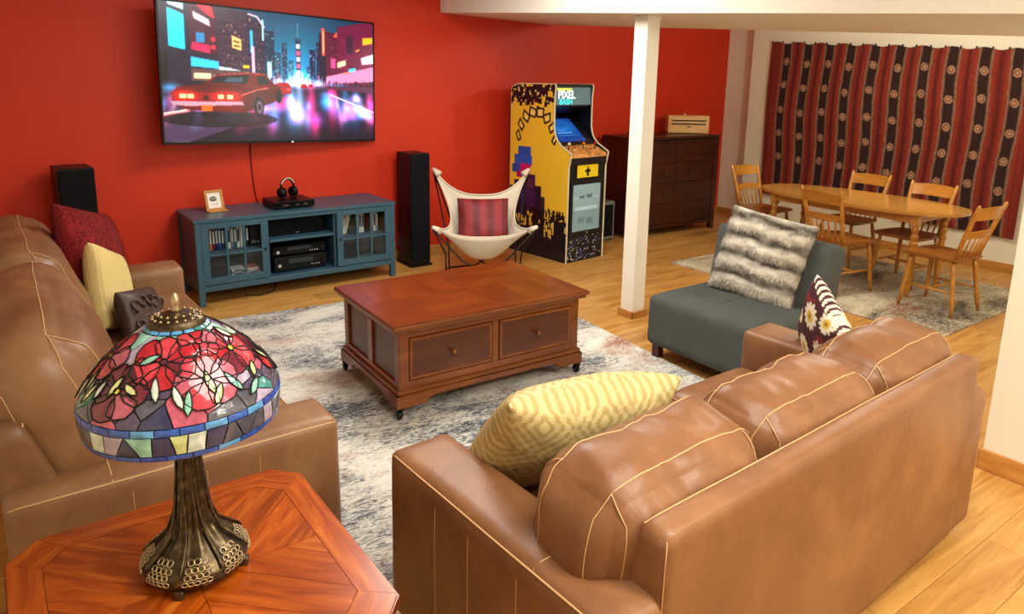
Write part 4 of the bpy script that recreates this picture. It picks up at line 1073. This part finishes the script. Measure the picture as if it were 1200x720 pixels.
# ================================================================== ARCADE CABINET
ar = thing('arcade_cabinet', 'yellow and black upright arcade cabinet with a small fridge in its front', 'arcade machine', (4.571, 5.565, 0), math.radians(5.9))
PR = [(-.412, 0), (-.412, .93), (-.434, 1.03), (-.440, 1.058), (-.40, 1.082), (-.31, 1.125), (-.255, 1.17), (-.222, 1.22), (-.203, 1.29), (-.200, 1.40), (-.200, 1.58), (-.212, 1.68), (-.206, 1.70), (.28, 1.70), (.35, 1.69), (.395, 1.67), (.412, 1.635), (.412, 0)]
AW = .269
m_arcblk = plain('arcade_black', '#0c0d12', .4)
for sx in (-1, 1):
    sd = obj('side_panel', prism_x(PR, sx*AW, sx*(AW-.018)), m_arcblk, ar)
    obj('edge_trim', tube([(sx*(AW-.008), y_, z_) for y_, z_ in PR], .0095, 6, True), plain('cream_edge_trim', '#d8cfae', .4), sd)
    # printed artwork
    gw, gh = .86, 1.712; NX, NZ = 130, 260
    p = Pic(NX, NZ, (.95, .78, .20)); r = random.Random(5)
    blk = (.10, .05, .09)
    for q in range(150):                      # ragged pixel border at the top
        uu = r.random(); lim = .05+.10*r.random()*(1-abs(uu-.45)); hh = .014
        vv = r.random()*lim; p.rect(uu, vv, uu+.05, vv+hh*2, blk)
    for q in range(34):
        uu = r.random()*.9; vv = r.random()*.14; p.rect(uu, vv, uu+.022, vv+.011, (.93, .85, .62))
    # arc of outlined block lettering
    for q in range(8):
        a = PI*(.95-.9*q/7); cx2, cy2 = .46-.30*math.cos(PI-a)*-1, .33-.17*math.sin(a)
        w_, h_ = .055, .026; rot = (a-PI/2)*-.8
        pts = []
        for dx, dy in ((-1, -1), (1, -.7), (.7, 1), (-1, .8)):
            x_ = dx*w_; y_ = dy*h_; pts.append((cx2+x_*math.cos(rot)-y_*math.sin(rot)*.9, cy2+(x_*math.sin(rot)*.45+y_*math.cos(rot))))
        p.poly(pts, (.97, .86, .42)); p.line(pts+[pts[0]], .006, blk)
    # blocky blue and magenta colour fields beside the lettering
    for q_, (x_, y_, w_, h_, c_) in enumerate(((.16, .36, .22, .05, (.10, .32, .72)), (.10, .41, .30, .06, (.12, .36, .78)), (.06, .47, .30, .05, (.10, .30, .66)), (.20, .46, .18, .05, (.78, .12, .40)), (.14, .51, .22, .035, (.70, .10, .36)))): p.rect(x_, y_, x_+w_, y_+h_, c_)
    # city skyline and pixel dust in the lower part
    pur = (.22, .12, .32); nv = (.08, .10, .26)
    p.rect(.30, .52, .46, .74, pur); p.rect(.34, .55, .42, .60, (.36, .14, .28)); p.rect(.46, .58, .56, .76, (.12, .08, .16)); p.rect(.10, .56, .30, .78, nv); p.rect(.56, .64, .62, .76, (.2, .14, .2))
    p.rect(.12, .58, .20, .62, (.2, .3, .62)); p.rect(.22, .6, .28, .70, (.16, .2, .5)); p.rect(0, .60, .10, .8, (.10, .08, .16))
    p.rect(0, .76, 1, 1, (.06, .06, .10))
    for q in range(150):
        uu = r.random(); vv = .70+abs(r.gauss(0, .055)); hh = r.uniform(.012, .05)
        p.rect(uu, vv, uu+.022, vv+hh, (.06, .06, .10) if vv < .76 else (.88, .74, .30)) if vv < .83 else None
    for q in range(5): p.rect(0, .85+q*.03, 1, .853+q*.03, (.14, .13, .22))
    pc = p.a if sx < 0 else p.a
    # mask: inside of the profile
    yy = np.linspace(.43, -.43, NX) if sx < 0 else np.linspace(-.43, .43, NX)
    zs = np.linspace(1.706, -.006, NZ); Yg, Zg = np.meshgrid(yy, zs); mk = np.zeros(Yg.shape, bool)
    for i in range(len(PR)):
        (a1, b1), (a2, b2) = PR[i], PR[(i+1) % len(PR)]
        if b1 == b2: continue
        mk ^= ((b1 > Zg) != (b2 > Zg)) & (Yg < (a2-a1)*(Zg-b1)/(b2-b1)+a1)
    grid_pic('side_artwork', pc, .86, 1.712, vcol('arcade_print', .4) if sx < 0 else bpy.data.materials['arcade_print'], sd, mk, loc=(sx*(AW+.0008), 0, .85), rot=(0, 0, -PI/2 if sx < 0 else PI/2))
iw = AW-.018
obj('back_panel', bx2((-iw, .385, .02), (iw, .40, 1.66)), m_arcblk, ar)
obj('roof_panel', bx2((-iw, -.20, 1.675), (iw, .36, 1.692)), m_arcblk, ar)
obj('front_panel', bx2((-iw, -.400, 0), (iw, -.385, 1.02)), m_arcblk, ar)
# marquee
mqe = obj('marquee', bx2((-iw, -.188, 1.505), (iw, -.172, 1.675), .002), plain('marquee_panel', '#5f7d86', .3, emit=.25), ar)
p = Pic(60, 22, (.36, .55, .58)); p.rect(0, 0, .55, 1, (.03, .10, .12)); p.rect(.0, .0, .62, .14, (.7, .9, .5))
text_mesh('marquee_lettering', 'PIXEL', .105, plain('marquee_white', '#e6fff4', .4, emit=1.0), mqe, (-.09, -.1895, 1.600), (PI/2, 0, 0), .0006, .002, spacing=.9)
text_mesh('marquee_lettering', 'BASH', .075, plain('marquee_cyan', '#39d6e0', .4, emit=.9), mqe, (-.10, -.1895, 1.535), (PI/2, 0, 0), .0006, .002)
obj('marquee_flash', bx2((-.22, -.1895, 1.645), (-.02, -.188, 1.665)), plain('marquee_yellow', '#d9e04a', .4, emit=.8), mqe)
obj('speaker_panel', hexa([(-iw, -.17, 1.49), (iw, -.17, 1.49), (iw, .05, 1.40), (-iw, .05, 1.40), (-iw, -.17, 1.505), (iw, -.17, 1.505), (iw, .05, 1.42), (-iw, .05, 1.42)]), m_arcblk, ar)
# tilted screen
sc = Pic(50, 60, (.08, .20, .50)); sc.glow(.4, .35, .5, .3, (.05, .25, .30), 1); sc.rect(.15, .6, .7, .64, (.35, .6, .85)); sc.rect(.2, .5, .5, .53, (.3, .5, .8)); sc.poly([(.1, .3), (.5, .12), (.8, .32), (.5, .42)], (.10, .34, .62)); sc.rect(.1, .72, .9, .74, (.25, .5, .8))
tilt = math.radians(-52)
scr = obj('screen_bezel', bx((0, -.115, 1.255), (2*iw, .012, .40), 0, Matrix.Rotation(tilt, 3, 'X')), m_arcblk, ar)
grid_pic('screen', sc.a, .36, .33, vcol('arcade_screen', .2, .8), scr, loc=(-.03, -.115-.0066*math.cos(tilt)-.0005, 1.255-.0075*math.sin(tilt)), rot=(tilt, 0, 0))
# control panel
cpn = obj('control_panel', hexa([(-iw, -.432, 1.02), (iw, -.432, 1.02), (iw, -.23, 1.12), (-iw, -.23, 1.12), (-iw, -.425, 1.05), (iw, -.425, 1.05), (iw, -.23, 1.135), (-iw, -.23, 1.135)]), plain('control_panel_print', '#c98a4a', .4, var=.6, vscale=22), ar)
def cp(x, t_): return (x, -.425+.195*t_, 1.05+.085*t_)
for x_, c in ((-.20, 'cream'), (.0, 'orange'), (.17, 'red')):
    q = cp(x_, .45); st = obj('joystick', tube([q, (q[0], q[1]-.01, q[2]+.05)], .005), m_black, cpn, True); g = bmesh.new(); bmesh.ops.create_icosphere(g, subdivisions=2, radius=.016); bmesh.ops.translate(g, vec=(q[0], q[1]-.012, q[2]+.06), verts=g.verts); obj('joystick_ball', g, plain('stick_'+c, {'cream': '#e2d7b4', 'orange': '#d0702a', 'red': '#b01d1d'}[c], .3), st, True)
for i in range(7):
    q = cp(-.13+i*.05+(.03 if i > 2 else 0), .62 if i % 2 else .4); obj('button', lathe([(.013, 0), (.013, .007), (.010, .010), (0, .010)], 12, center=q), plain('button_%d' % i, ['#e8d9a0', '#c03020', '#e0a030'][i % 3], .3), cpn, True)
obj('control_front', bx2((-iw, -.43, .95), (iw, -.405, 1.03), .003), m_arcblk, ar)
# coin plate
pl = obj('coin_plate', bx2((-.145, -.417, .825), (.148, -.412, .95), .001), plain('coin_yellow', '#ecd021', .4), ar)
obj('coin_emblem', prism([(.0, .05), (.012, .02), (.04, .012), (.03, -.012), (.012, -.008), (.016, -.045), (-.014, -.045), (-.012, -.008), (-.03, -.014), (-.04, .01), (-.012, .02)], 0, .002), m_arcblk, pl, loc=(0, -.417, .885), rot=(PI/2, 0, 0))
# fridge door
fd = obj('fridge_door', bx2((-.232, -.425, .265), (.232, -.400, .80), .004), m_arcblk, ar)
p = Pic(30, 40, (.62, .68, .68)); p.rect(0, .55, 1, 1, (.56, .62, .62)); p.rect(.1, .47, .9, .56, (.78, .82, .81)); p.rect(.05, .28, .95, .31, (.74, .79, .78)); p.rect(.25, .24, .45, .30, (.38, .43, .46)); p.rect(.5, .22, .7, .29, (.40, .45, .47)); p.rect(.2, .7, .45, .82, (.46, .53, .53)); p.rect(.5, .72, .75, .84, (.44, .51, .52))
grid_pic('fridge_shelves', p.a, .385, .455, vcol('fridge_interior', .5, .35), fd, loc=(-.012, -.4262, .533))
obj('fridge_glass', bx2((-.207, -.432, .302), (.184, -.4285, .764)), m_glass, fd); obj('fridge_lock', lathe([(.011, -.006), (.011, 0)], 14, center=(.005, -.425, .283), axis='y'), m_chrome, fd, 'auto')
# kick panel with a maze of white lines
p = Pic(90, 45, (.03, .04, .10)); r = random.Random(9)
for q in range(13):
    x_, y_ = r.random(), r.random(); L_ = r.uniform(.12, .3); d = r.choice([(1, -.55), (.35, 1), (1, -.55)])
    p.line([(x_, y_), (x_+d[0]*L_*.6, y_+d[1]*L_*.9)], .022, (.30, .36, .62)); p.line([(x_, y_), (x_+d[0]*L_*.6, y_+d[1]*L_*.9)], .009, (.03, .04, .10))
for q in range(60):
    x_, y_ = r.random(), r.random(); p.ell(x_, y_, .011, .022, (.85, .85, .82))
grid_pic('kick_panel_print', p.a, 2*iw-.01, .24, vcol('kick_print', .4), ar, loc=(0, -.4125, .132)); obj('kick_panel', bx2((-iw, -.412, 0), (iw, -.400, .26)), m_arcblk, ar)

# ================================================================== DRESSER AND WHAT STANDS BY IT
dr = thing('dresser', 'dark espresso wooden dresser against the red wall behind the white post', 'dresser', (6.336, 5.80, 0), math.radians(-2.2))
dw, dd, dh = 1.368/2, .545/2, 1.133
obj('top', bx2((-dw, -dd, dh-.03), (dw, dd, dh), .004), m_espresso, dr)
for sx in (-1, 1):
    obj('side', bx2((sx*dw-(.03 if sx > 0 else 0), -dd+.03, .06), (sx*dw+(.03 if sx < 0 else 0), dd, dh-.03)), m_espresso, dr)
    for sy in (-1, 1): obj('leg', bx((sx*(dw-.032), sy*(dd-.03), (dh-.03)/2), (.06, .055, dh-.03), .003), m_espresso, dr)
obj('carcass', bx2((-dw+.03, -dd+.03, .12), (dw-.03, dd-.005, dh-.03)), plain('dresser_inside', '#1b0c06', .6), dr)
nrow = 4
for i in range(nrow):
    za = .13+(dh-.18)*i/nrow; zb = .13+(dh-.18)*(i+1)/nrow-.022
    obj('rail', bx2((-dw+.06, -dd+.008, zb+.001), (dw-.06, -dd+.028, zb+.021)), m_espresso, dr)
    for sx in (-1, 1):
        xa, xb = sorted((sx*.012, sx*(dw-.066)))
        d = obj('drawer', bx2((xa, -dd+.012, za), (xb, -dd+.034, zb), .004), m_espresso, dr)
        for kx in (.3, .7): obj('knob', lathe([(.006, 0), (.006, -.012), (.015, -.018), (.012, -.026), (0, -.027)], 12, center=(xa+(xb-xa)*kx, -dd+.012, (za+zb)/2), axis='y'), m_espresso, d, True)
obj('stile', bx2((-.012, -dd+.010, .1), (.012, -dd+.03, dh-.03)), m_espresso, dr)
obj('bottom_rail', bx2((-dw+.06, -dd+.008, .085), (dw-.06, -dd+.03, .125)), m_espresso, dr)
ra = thing('table_radio', 'pale wooden radio with two dark slots on the espresso dresser', 'radio', (6.82, 5.86, dh), math.radians(-38))
m_pine = wood('pale_pine', [(.3, '#c98f4e'), (.6, '#d9a563'), (.8, '#e4b878')], 3, (1, 9, 9), .4, .6)
obj('cabinet', bx2((-.245, -.11, .006), (.245, .11, .215), .008, 2), m_pine, ra)
obj('face_frame', bx2((-.225, -.114, .02), (.225, -.110, .20), .001), wood('pine_face', [(.3, '#cf9a5a'), (.7, '#e2b678')], 3, (1, 9, 9), .4, .6), ra)
for z_ in (.155, .115): obj('slot', bx2((-.205, -.1165, z_-.008), (.205, -.114, z_+.008)), m_black, ra)
obj('badge', bx2((-.02, -.1165, .078), (.03, -.114, .088)), m_black, ra)
obj('knob', lathe([(.015, 0), (.018, .012), (.010, .026), (0, .028)], 12, center=(-.03, 0, .213)), m_pine, ra, True)
for sx in (-.2, .2): obj('foot', bx((sx, 0, .004), (.03, .16, .008)), m_pine, ra)
dc = thing('trinket_dish', 'small dark dish of trinkets on the dresser left of the white post', 'dish', (5.99, 5.86, dh))
obj('bowl', lathe([(.04, 0), (.10, .012), (.13, .03), (.125, .032), (.09, .018), (0, .012)], 24), m_iron, dc, True)
for i, (x_, y_, r_) in enumerate(((-.04, 0, .022), (.02, .02, .028), (.07, -.01, .024), (.03, -.05, .02))):
    g = bmesh.new(); bmesh.ops.create_icosphere(g, subdivisions=2, radius=r_); bmesh.ops.scale(g, vec=(1, 1, .8), verts=g.verts); bmesh.ops.translate(g, vec=(x_, y_, .02+r_*.8), verts=g.verts); obj('trinket', g, m_espresso if i % 2 else m_iron, dc, True)
sb = thing('subwoofer', 'grey edged black subwoofer on the floor between arcade cabinet and dresser', 'speaker', (5.36, 5.80, 0), math.radians(-2))
obj('cabinet', bx2((-.12, -.13, .015), (.14, .18, .44), .006), plain('subwoofer_grey', '#6f7470', .5), sb); obj('grille', bx2((-.095, -.136, .05), (.115, -.13, .405), .003), m_grille, sb)
for sx in (-.09, .11):
    for sy in (-.10, .15): obj('foot', lathe([(.015, 0), (.015, .016)], 8, center=(sx, sy, 0)), m_black, sb)

# ================================================================== TAPESTRY
tp = thing('wall_tapestry', 'red and black striped woven tapestry with medallions on the cream wall', 'tapestry', (XR-.03, 4.0, 0))
Y0, Y1 = 5.40, 2.58
NC, NR = 330, 210
uu = np.linspace(0, 1, NC); vv = np.linspace(0, 1, NR)
Ug, Vg = np.meshgrid(uu, vv); Yw = Y0+(Y1-Y0)*Ug
cent = np.array([5.185, 4.927, 4.661, 4.399, 4.13, 3.863, 3.587, 3.327, 3.041, 2.76])
img = np.zeros((NR, NC, 3)); img[:] = (.47, .13, .08)
rs = np.random.RandomState(2)
img += (np.sin(Ug*2*PI*42)*.02)[..., None]
wob = .012*np.sin(Vg*9+Ug*5)
for i, c in enumerate(cent):
    d = np.abs(Yw-c+wob); 
    img[(d < .098)] = (.53, .17, .10)
    img[(d < .066)] = (.50, .37, .30); img[(d < .048)] = (.40, .24, .19); img[d < .042] = (.16, .07, .06)
    for j in range(5):
        zc = (.115+.155*j)+(.012 if i % 2 else 0)+rs.uniform(-.008, .008)
        dm = np.hypot((Yw-c+wob)/.036, (Vg-zc)*1.78/.042)
        img[dm < 1] = (.62, .46, .36); img[dm < .62] = (.50, .32, .24); img[dm < .3] = (.70, .56, .44)
mid = (cent[1:]+cent[:-1])/2
for c in mid: img[np.abs(Yw-c+wob) < .018] = (.36, .08, .05)
img *= (1+rs.normal(0, .07, (NR, NC, 1)))
top = 2.225+(2.08-2.225)*Ug+.012*np.sin(Ug*2*PI*10)*(1-Vg); bot = .40+(.335-.40)*Ug
Z = top+(bot-top)*Vg; Xw = -.010*np.sin(Ug*2*PI*10+.6)*(.3+.7*Vg)-.010*np.sin(Ug*2*PI*3.3)-.014
verts = np.stack([Xw, Yw-4.0+.010*np.sin(Vg*5)*(1-Ug), Z], -1).reshape(-1, 3)
i_ = np.arange(NR*NC).reshape(NR, NC); f = np.stack([i_[1:, :-1], i_[1:, 1:], i_[:-1, 1:], i_[:-1, :-1]], -1).reshape(-1, 4)
me = bpy.data.meshes.new('cloth'); me.from_pydata(verts.tolist(), [], f.tolist()); me.polygons.foreach_set('use_smooth', [True]*len(me.polygons)); set_cols(me, srgb2lin(np.clip(img, 0, 1)).reshape(-1, 3))
me.materials.append(vcol('woven_wool', .95, bmp=.3, bscale=220)); cl = link(bpy.data.objects.new('cloth', me), tp); md = cl.modifiers.new('solid', 'SOLIDIFY'); md.thickness = .006
obj('hanging_rail', tube([(.022, Y0-4-.02, 2.13), (.022, Y1-4+.02, 1.988)], .006), m_iron, tp, True)
for i in range(21):
    u_ = i/20; obj('hook', bx((-.010, Y0+(Y1-Y0)*u_-4, 2.228-.145*u_), (.018, .012, .03), .003), m_iron, tp)

# ================================================================== DINING SET
dt = thing('dining_table', 'oval maple dining table with turned legs in front of the tapestry', 'table', (6.30, 3.38, .012), 0)
ta, tb, th = .93, .43, .733
ov = []
for i in range(72):
    a = 2*PI*i/72; c, s_ = math.cos(a), math.sin(a); e = 2/2.5
    ov.append((tb*math.copysign(abs(c)**e, c), ta*math.copysign(abs(s_)**e, s_)))
bm = prism(ov, th-.026, th)
es = [e for e in bm.edges if abs(e.verts[0].co.z-e.verts[1].co.z) < 1e-6]
bmesh.ops.bevel(bm, geom=es, offset=.007, segments=2, affect='EDGES')
obj('table_top', bm, m_maple_top, dt, 'auto')
for sy in (-1, 1): obj('apron', bx((0, sy*.66, th-.065), (.50, .022, .075)), m_maple, dt)
for sx in (-1, 1): obj('apron', bx((sx*.26, 0, th-.065), (.022, 1.32, .075)), m_maple, dt)
LEGP = [(.012, 0), (.018, .02), (.022, .03), (.018, .05), (.026, .16), (.030, .27), (.028, .38), (.022, .42), (.030, .44), (.034, .46), (.022, .48), (.030, .50), (.034, .52), (.022, .545), (.030, .565), (.030, .59), (.024, .60)]
legm = None
for sx in (-1, 1):
    for sy in (-1, 1):
        lo = obj('leg', add_box(lathe(LEGP, 16), (0, 0, .66), (.064, .064, .118), .003), m_maple, dt, 'auto', loc=(sx*.255, sy*.66, 0))
def dining_chair(lbl, x, y, rz):
    t = thing('dining_chair', lbl, 'chair', (x, y, .0135), rz, 'maple dining chairs')
    # local: faces +y, back at -y
    sp = [(-.21, .21), (-.22, .12), (-.205, -.10), (-.18, -.19), (.18, -.19), (.205, -.10), (.22, .12), (.21, .21), (.1, .225), (-.1, .225)]
    b = prism(sp, .425, .452); bmesh.ops.bevel(b, geom=[e for e in b.edges if abs(e.verts[0].co.z-e.verts[1].co.z) < 1e-6], offset=.008, segments=2, affect='EDGES')
    obj('seat', b, m_seatw, t, 'auto')
    for sx in (-1, 1):
        obj('post', tube([(sx*.165, -.16, .44), (sx*.178, -.20, .60), (sx*.192, -.255, .78), (sx*.20, -.285, .87), (sx*.201, -.288, .885)], [.015, .019, .017, .014, .006], 10), m_maple, t, True)
        for y0, y1, in ((.17, .21), (-.14, -.205)):
            obj('leg', tube([(sx*.155, y0, .43), (sx*.165, y0+(y1-y0)*.25, .34), (sx*.180, y0+(y1-y0)*.6, .18), (sx*.186, y0+(y1-y0)*.72, .12), (sx*.20, y1, 0.0)], [.013, .019, .016, .020, .011], 10), m_maple, t, True)
        obj('stretcher', tube([(sx*.178, .19, .185), (sx*.181, 0, .185), (sx*.178, -.18, .185)], [.008, .013, .008], 8), m_maple, t, True)
    obj('stretcher', tube([(-.179, 0, .185), (0, 0, .185), (.179, 0, .185)], [.008, .014, .008], 8), m_maple, t, True)
    def slat(n, z0, z1, ya, yb, bow, wx):
        V, Fc = [], []; N = 10
        for i in range(N+1):
            u_ = 2*i/N-1; bw_ = bow*(1-u_*u_)
            for y_, z_ in ((ya, z0), (yb, z1)):
                for dy in (-.008, .008): V.append((u_*wx, y_-bw_+dy, z_+(.012*(1-u_*u_) if z_ == z1 else 0)))
        for i in range(N):
            a = i*4; b_ = a+4
            for p_, q_ in ((0, 1), (1, 3), (3, 2), (2, 0)): Fc.append((a+p_, a+q_, b_+q_, b_+p_))
        Fc.append((0, 1, 3, 2)); Fc.append((N*4, N*4+2, N*4+3, N*4+1))
        obj(n, (V, Fc), m_maple, t, 'auto')
    slat('crest_rail', .765, .855, -.250, -.278, .035, .195)
    slat('back_rail', .615, .665, -.206, -.222, .030, .183)
    for i in range(5):
        x_ = (i-2)*.062; bw_ = .030*(1-(x_/.183)**2)
        obj('spindle', tube([(x_*.85, -.165-bw_*.3, .448), (x_*.95, -.19-bw_*.7, .54), (x_, -.208-bw_, .625)], [.006, .009, .006], 8), m_maple, t, True)
    return t
dining_chair('maple dining chair at the near right end of the oval table', 5.98, 2.44, math.radians(-4))
dining_chair('maple dining chair on the near long side, back towards the grey chair', 5.80, 3.22, math.radians(-100))
dining_chair('maple dining chair at the far end of the oval table by the wall corner', 6.50, 4.48, math.radians(176))
dining_chair('maple dining chair against the tapestry, left of the two on the far side', 6.72, 3.66, math.radians(84))
dining_chair('maple dining chair against the tapestry, right of the two on the far side', 6.52, 2.98, math.radians(84))

# ================================================================== GREY LOUNGE CHAIR
lc = thing('lounge_chair', 'charcoal grey armless lounge chair beside the white post', 'chair', (3.652, 2.612, 0), math.radians(-90+180))
# local: front = +y after turning; world front faces -x
WW, DD = .846, .774
s = Soft(WW, DD, .325, .04, (0, .004, .02), .003, 31); st_ = obj('seat', s.mesh(22), m_grey, lc, True, loc=(0, 0, .2575))
s2 = Soft(WW, .17, .46, .045, (0, .01, .004), .003, 33); obj('backrest', s2.mesh(22), m_grey, lc, True, loc=(0, -DD/2+.09, .585), rot=(math.radians(10), 0, 0))
for sx in (-1, 1):
    for sy in (-1, 1): obj('leg', bx((sx*(WW/2-.06), sy*(DD/2-.06), .05), (.055, .055, .1), .004), m_espresso, lc)
obj('seam', s.seam([(0, -.3, 1), (0, 1, 1)], .0022, 20), m_grey, st_, True); obj('seam', s.seam([(-1, .3, 1), (1, .3, 1)], .0022, 20), m_grey, st_, True)

# ================================================================== THROW PILLOWS
def put(o, lbl, loc, rot, mode='XYZ'):
    o.location = loc; o.rotation_mode = mode; o.rotation_euler = [math.radians(a) for a in rot]; return tag(o, lbl, 'pillow')
# faux fur pillow
def furcol(u, v, s_):
    b_ = .5+.5*math.sin(v*PI*4.2+.4*math.sin(u*5)); n_ = noise.noise((u*4, v*9, s_)); g = max(.0, min(1, .05+.85*b_**.6+.45*n_))
    a = np.array(lin('#544a3e')); c = np.array(lin('#e8e1d2')); return a*(1-g)+c*g
V, Fc, Cc = pillow(.56, .53, .18, 70, .006, 8, .03, colfn=furcol)
V2 = []
for v_ in V:
    b_ = math.sin(v_.z/.25*PI*4.2+.4*math.sin(v_.x/.26*5)); k_ = 1+.20*b_
    V2.append(Vector((v_.x, v_.y*k_, v_.z))+Vector(noise.noise_vector(v_*60))*.006)
o = obj('throw_pillow', (V2, Fc), vcol('faux_fur', .95, bmp=.9, bscale=160), smooth=True); set_cols(o.data, Cc)
# tufts
rf = random.Random(21); fv, ff, fc = [], [], []
for k_ in range(16000):
    f_ = rf.choice(Fc); a = V2[f_[0]]; b = V2[f_[1]]; d = V2[f_[3]]; p0 = a+(b-a)*rf.random()+(d-a)*rf.random()
    nrm = (b-a).cross(d-a)
    if nrm.length < 1e-9: continue
    nrm.normalize(); tip = p0+nrm*rf.uniform(.008, .018)+Vector((rf.uniform(-.012, .012), 0, -.016)); sd = nrm.cross(Vector((0, 0, 1))).normalized()*.0016
    i0 = len(fv); fv += [p0-sd, p0+sd, tip]; ff.append((i0, i0+1, i0+2)); fc += [Cc[f_[0]]*rf.uniform(.7, 1.25)]*3
fo = obj('fur', (fv, ff), bpy.data.materials['faux_fur'], o); set_cols(fo.data, fc); fo['kind'] = 'stuff'
put(o, 'grey and white ribbed faux fur pillow on the charcoal lounge chair', (3.80, 2.60, .69), (-17, 6, -84))
# gold damask pillow
def goldcol(u, v, s_):
    a, b = abs(((u*1.5+.5) % 1)-.5)*2, abs(((v*1.2+.5) % 1)-.5)*2
    d = a+b; k_ = math.sin(d*PI*6)+.8*math.sin(a*17)*math.sin(b*17)+.4*noise.noise((u*9, v*9, 1)); k_ = 1 if k_ > -.15 else 0
    c = np.array(lin('#cfbb84')) if k_ else np.array(lin('#b39c62')); return c*(1+.12*noise.noise((u*8, v*8, s_)))
V, Fc, Cc = pillow(.64, .50, .24, 170, .008, 4, .04, colfn=goldcol)
V = [v_*1 for v_ in V]
o = obj('throw_pillow', (V, Fc), vcol('gold_damask', .6, bmp=.2, bscale=180), smooth=True); set_cols(o.data, Cc)
put(o, 'gold damask pillow on the near end of the front leather sofa', (1.40, 1.615, .64), (38, 4, -6))
# floral pillow
def floral(u, v, s_):
    c = np.array(lin('#43101a'))
    if noise.noise((u*2.5, v*2.5, 4)) > .25: c = np.array(lin('#7a1f22'))
    for fx, fy, fr in ((-.40, .50, .30), (.35, .15, .32), (-.25, -.45, .30), (.75, .80, .26), (.6, -.70, .28), (-.85, -.05, .22), (.05, .85, .22)):
        d = math.hypot(u-fx, v-fy); a = math.atan2(v-fy, u-fx); rad = fr*(.72+.28*abs(math.sin(a*6)))
        if d < rad: c = np.array(lin('#e6ddc2'))
        if d < fr*.42: c = np.array(lin('#d9b13c'))
        if d < fr*.15: c = np.array(lin('#8a5a20'))
    if abs(u) > .93 or abs(v) > .93:
        if (math.floor((u+v)*14) % 2) == 0: c = np.array(lin('#e3dccb'))
    return c
V, Fc, Cc = pillow(.41, .41, .14, 90, .005, 6, .05, colfn=floral)
o = obj('throw_pillow', (V, Fc), vcol('floral_print', .8), smooth=True); set_cols(o.data, Cc)
put(o, 'maroon pillow with white and yellow flowers at the far end of front sofa', (2.74, 1.52, .69), (14, 36, -116))
# red shaggy pillow
V, Fc, Cc = pillow(.60, .60, .20, 40, .012, 9, .04, colfn=lambda u, v, s_: np.array(lin('#7d0a10'))*(1+.35*noise.noise((u*7, v*7, s_))))
o = obj('throw_pillow', (V, Fc), vcol('red_shag', .95, bmp=1, bscale=90), smooth=True); set_cols(o.data, Cc)
fv, ff, fc = [], [], []
for k_ in range(7000):
    f_ = rf.choice(Fc); a = V[f_[0]]; b = V[f_[1]]; d = V[f_[3]]; p0 = a+(b-a)*rf.random()+(d-a)*rf.random(); nrm = (b-a).cross(d-a)
    if nrm.length < 1e-9: continue
    nrm.normalize(); tip = p0+nrm*rf.uniform(.010, .022)+Vector((rf.uniform(-.010, .010), 0, -.014)); sd = nrm.cross(Vector((0, 0, 1))).normalized()*.0022
    i0 = len(fv); fv += [p0-sd, p0+sd, tip]; ff.append((i0, i0+1, i0+2)); fc += [np.array(lin('#8c0d14'))*rf.uniform(.6, 1.3)]*3
fo = obj('shag', (fv, ff), bpy.data.materials['red_shag'], o); set_cols(fo.data, fc); fo['kind'] = 'stuff'
put(o, 'dark red shaggy pillow leaning at the far end of left sofa', (.37, 4.36, .735), (-16, 16, 62))
# yellow ribbed pillow
V, Fc, Cc = pillow(.44, .44, .16, 100, .004, 12, .05)
V = [v_+Vector((0, math.copysign(.0045*math.sin(v_.x*260), v_.y) if abs(v_.y) > .01 else 0, 0)) for v_ in V]
o = obj('throw_pillow', (V, Fc), plain('yellow_rib', '#cdb779', .8, var=.08), smooth=True)
put(o, 'pale yellow ribbed pillow in front of the red shaggy pillow', (.40, 4.10, .64), (-10, 22, 66))
# brown knotted pillow
m_dkb = plain('dark_brown_leather', '#3c2a24', .5, var=.2, bmp=.1)
V, Fc, Cc = pillow(.30, .26, .13, 30, .012, 15, .02)
o = obj('throw_pillow', (V, Fc), m_dkb, smooth=True)
for i in range(5):
    for j in range(2):
        c = Vector((-.10+i*.05, -.052-.012*(1-abs(i-2)/2), -.06+j*.10+.02*math.sin(i)))
        obj('knot_loop', tube([c+Vector((.022*math.cos(a), -.008*math.sin(a*2), .030*math.sin(a))) for a in [2*PI*q/12 for q in range(12)]], .007, 6, True), m_dkb, o, True)
put(o, 'small dark brown knotted pillow beside the pale yellow pillow', (.50, 3.86, .56), (-18, 10, 50))
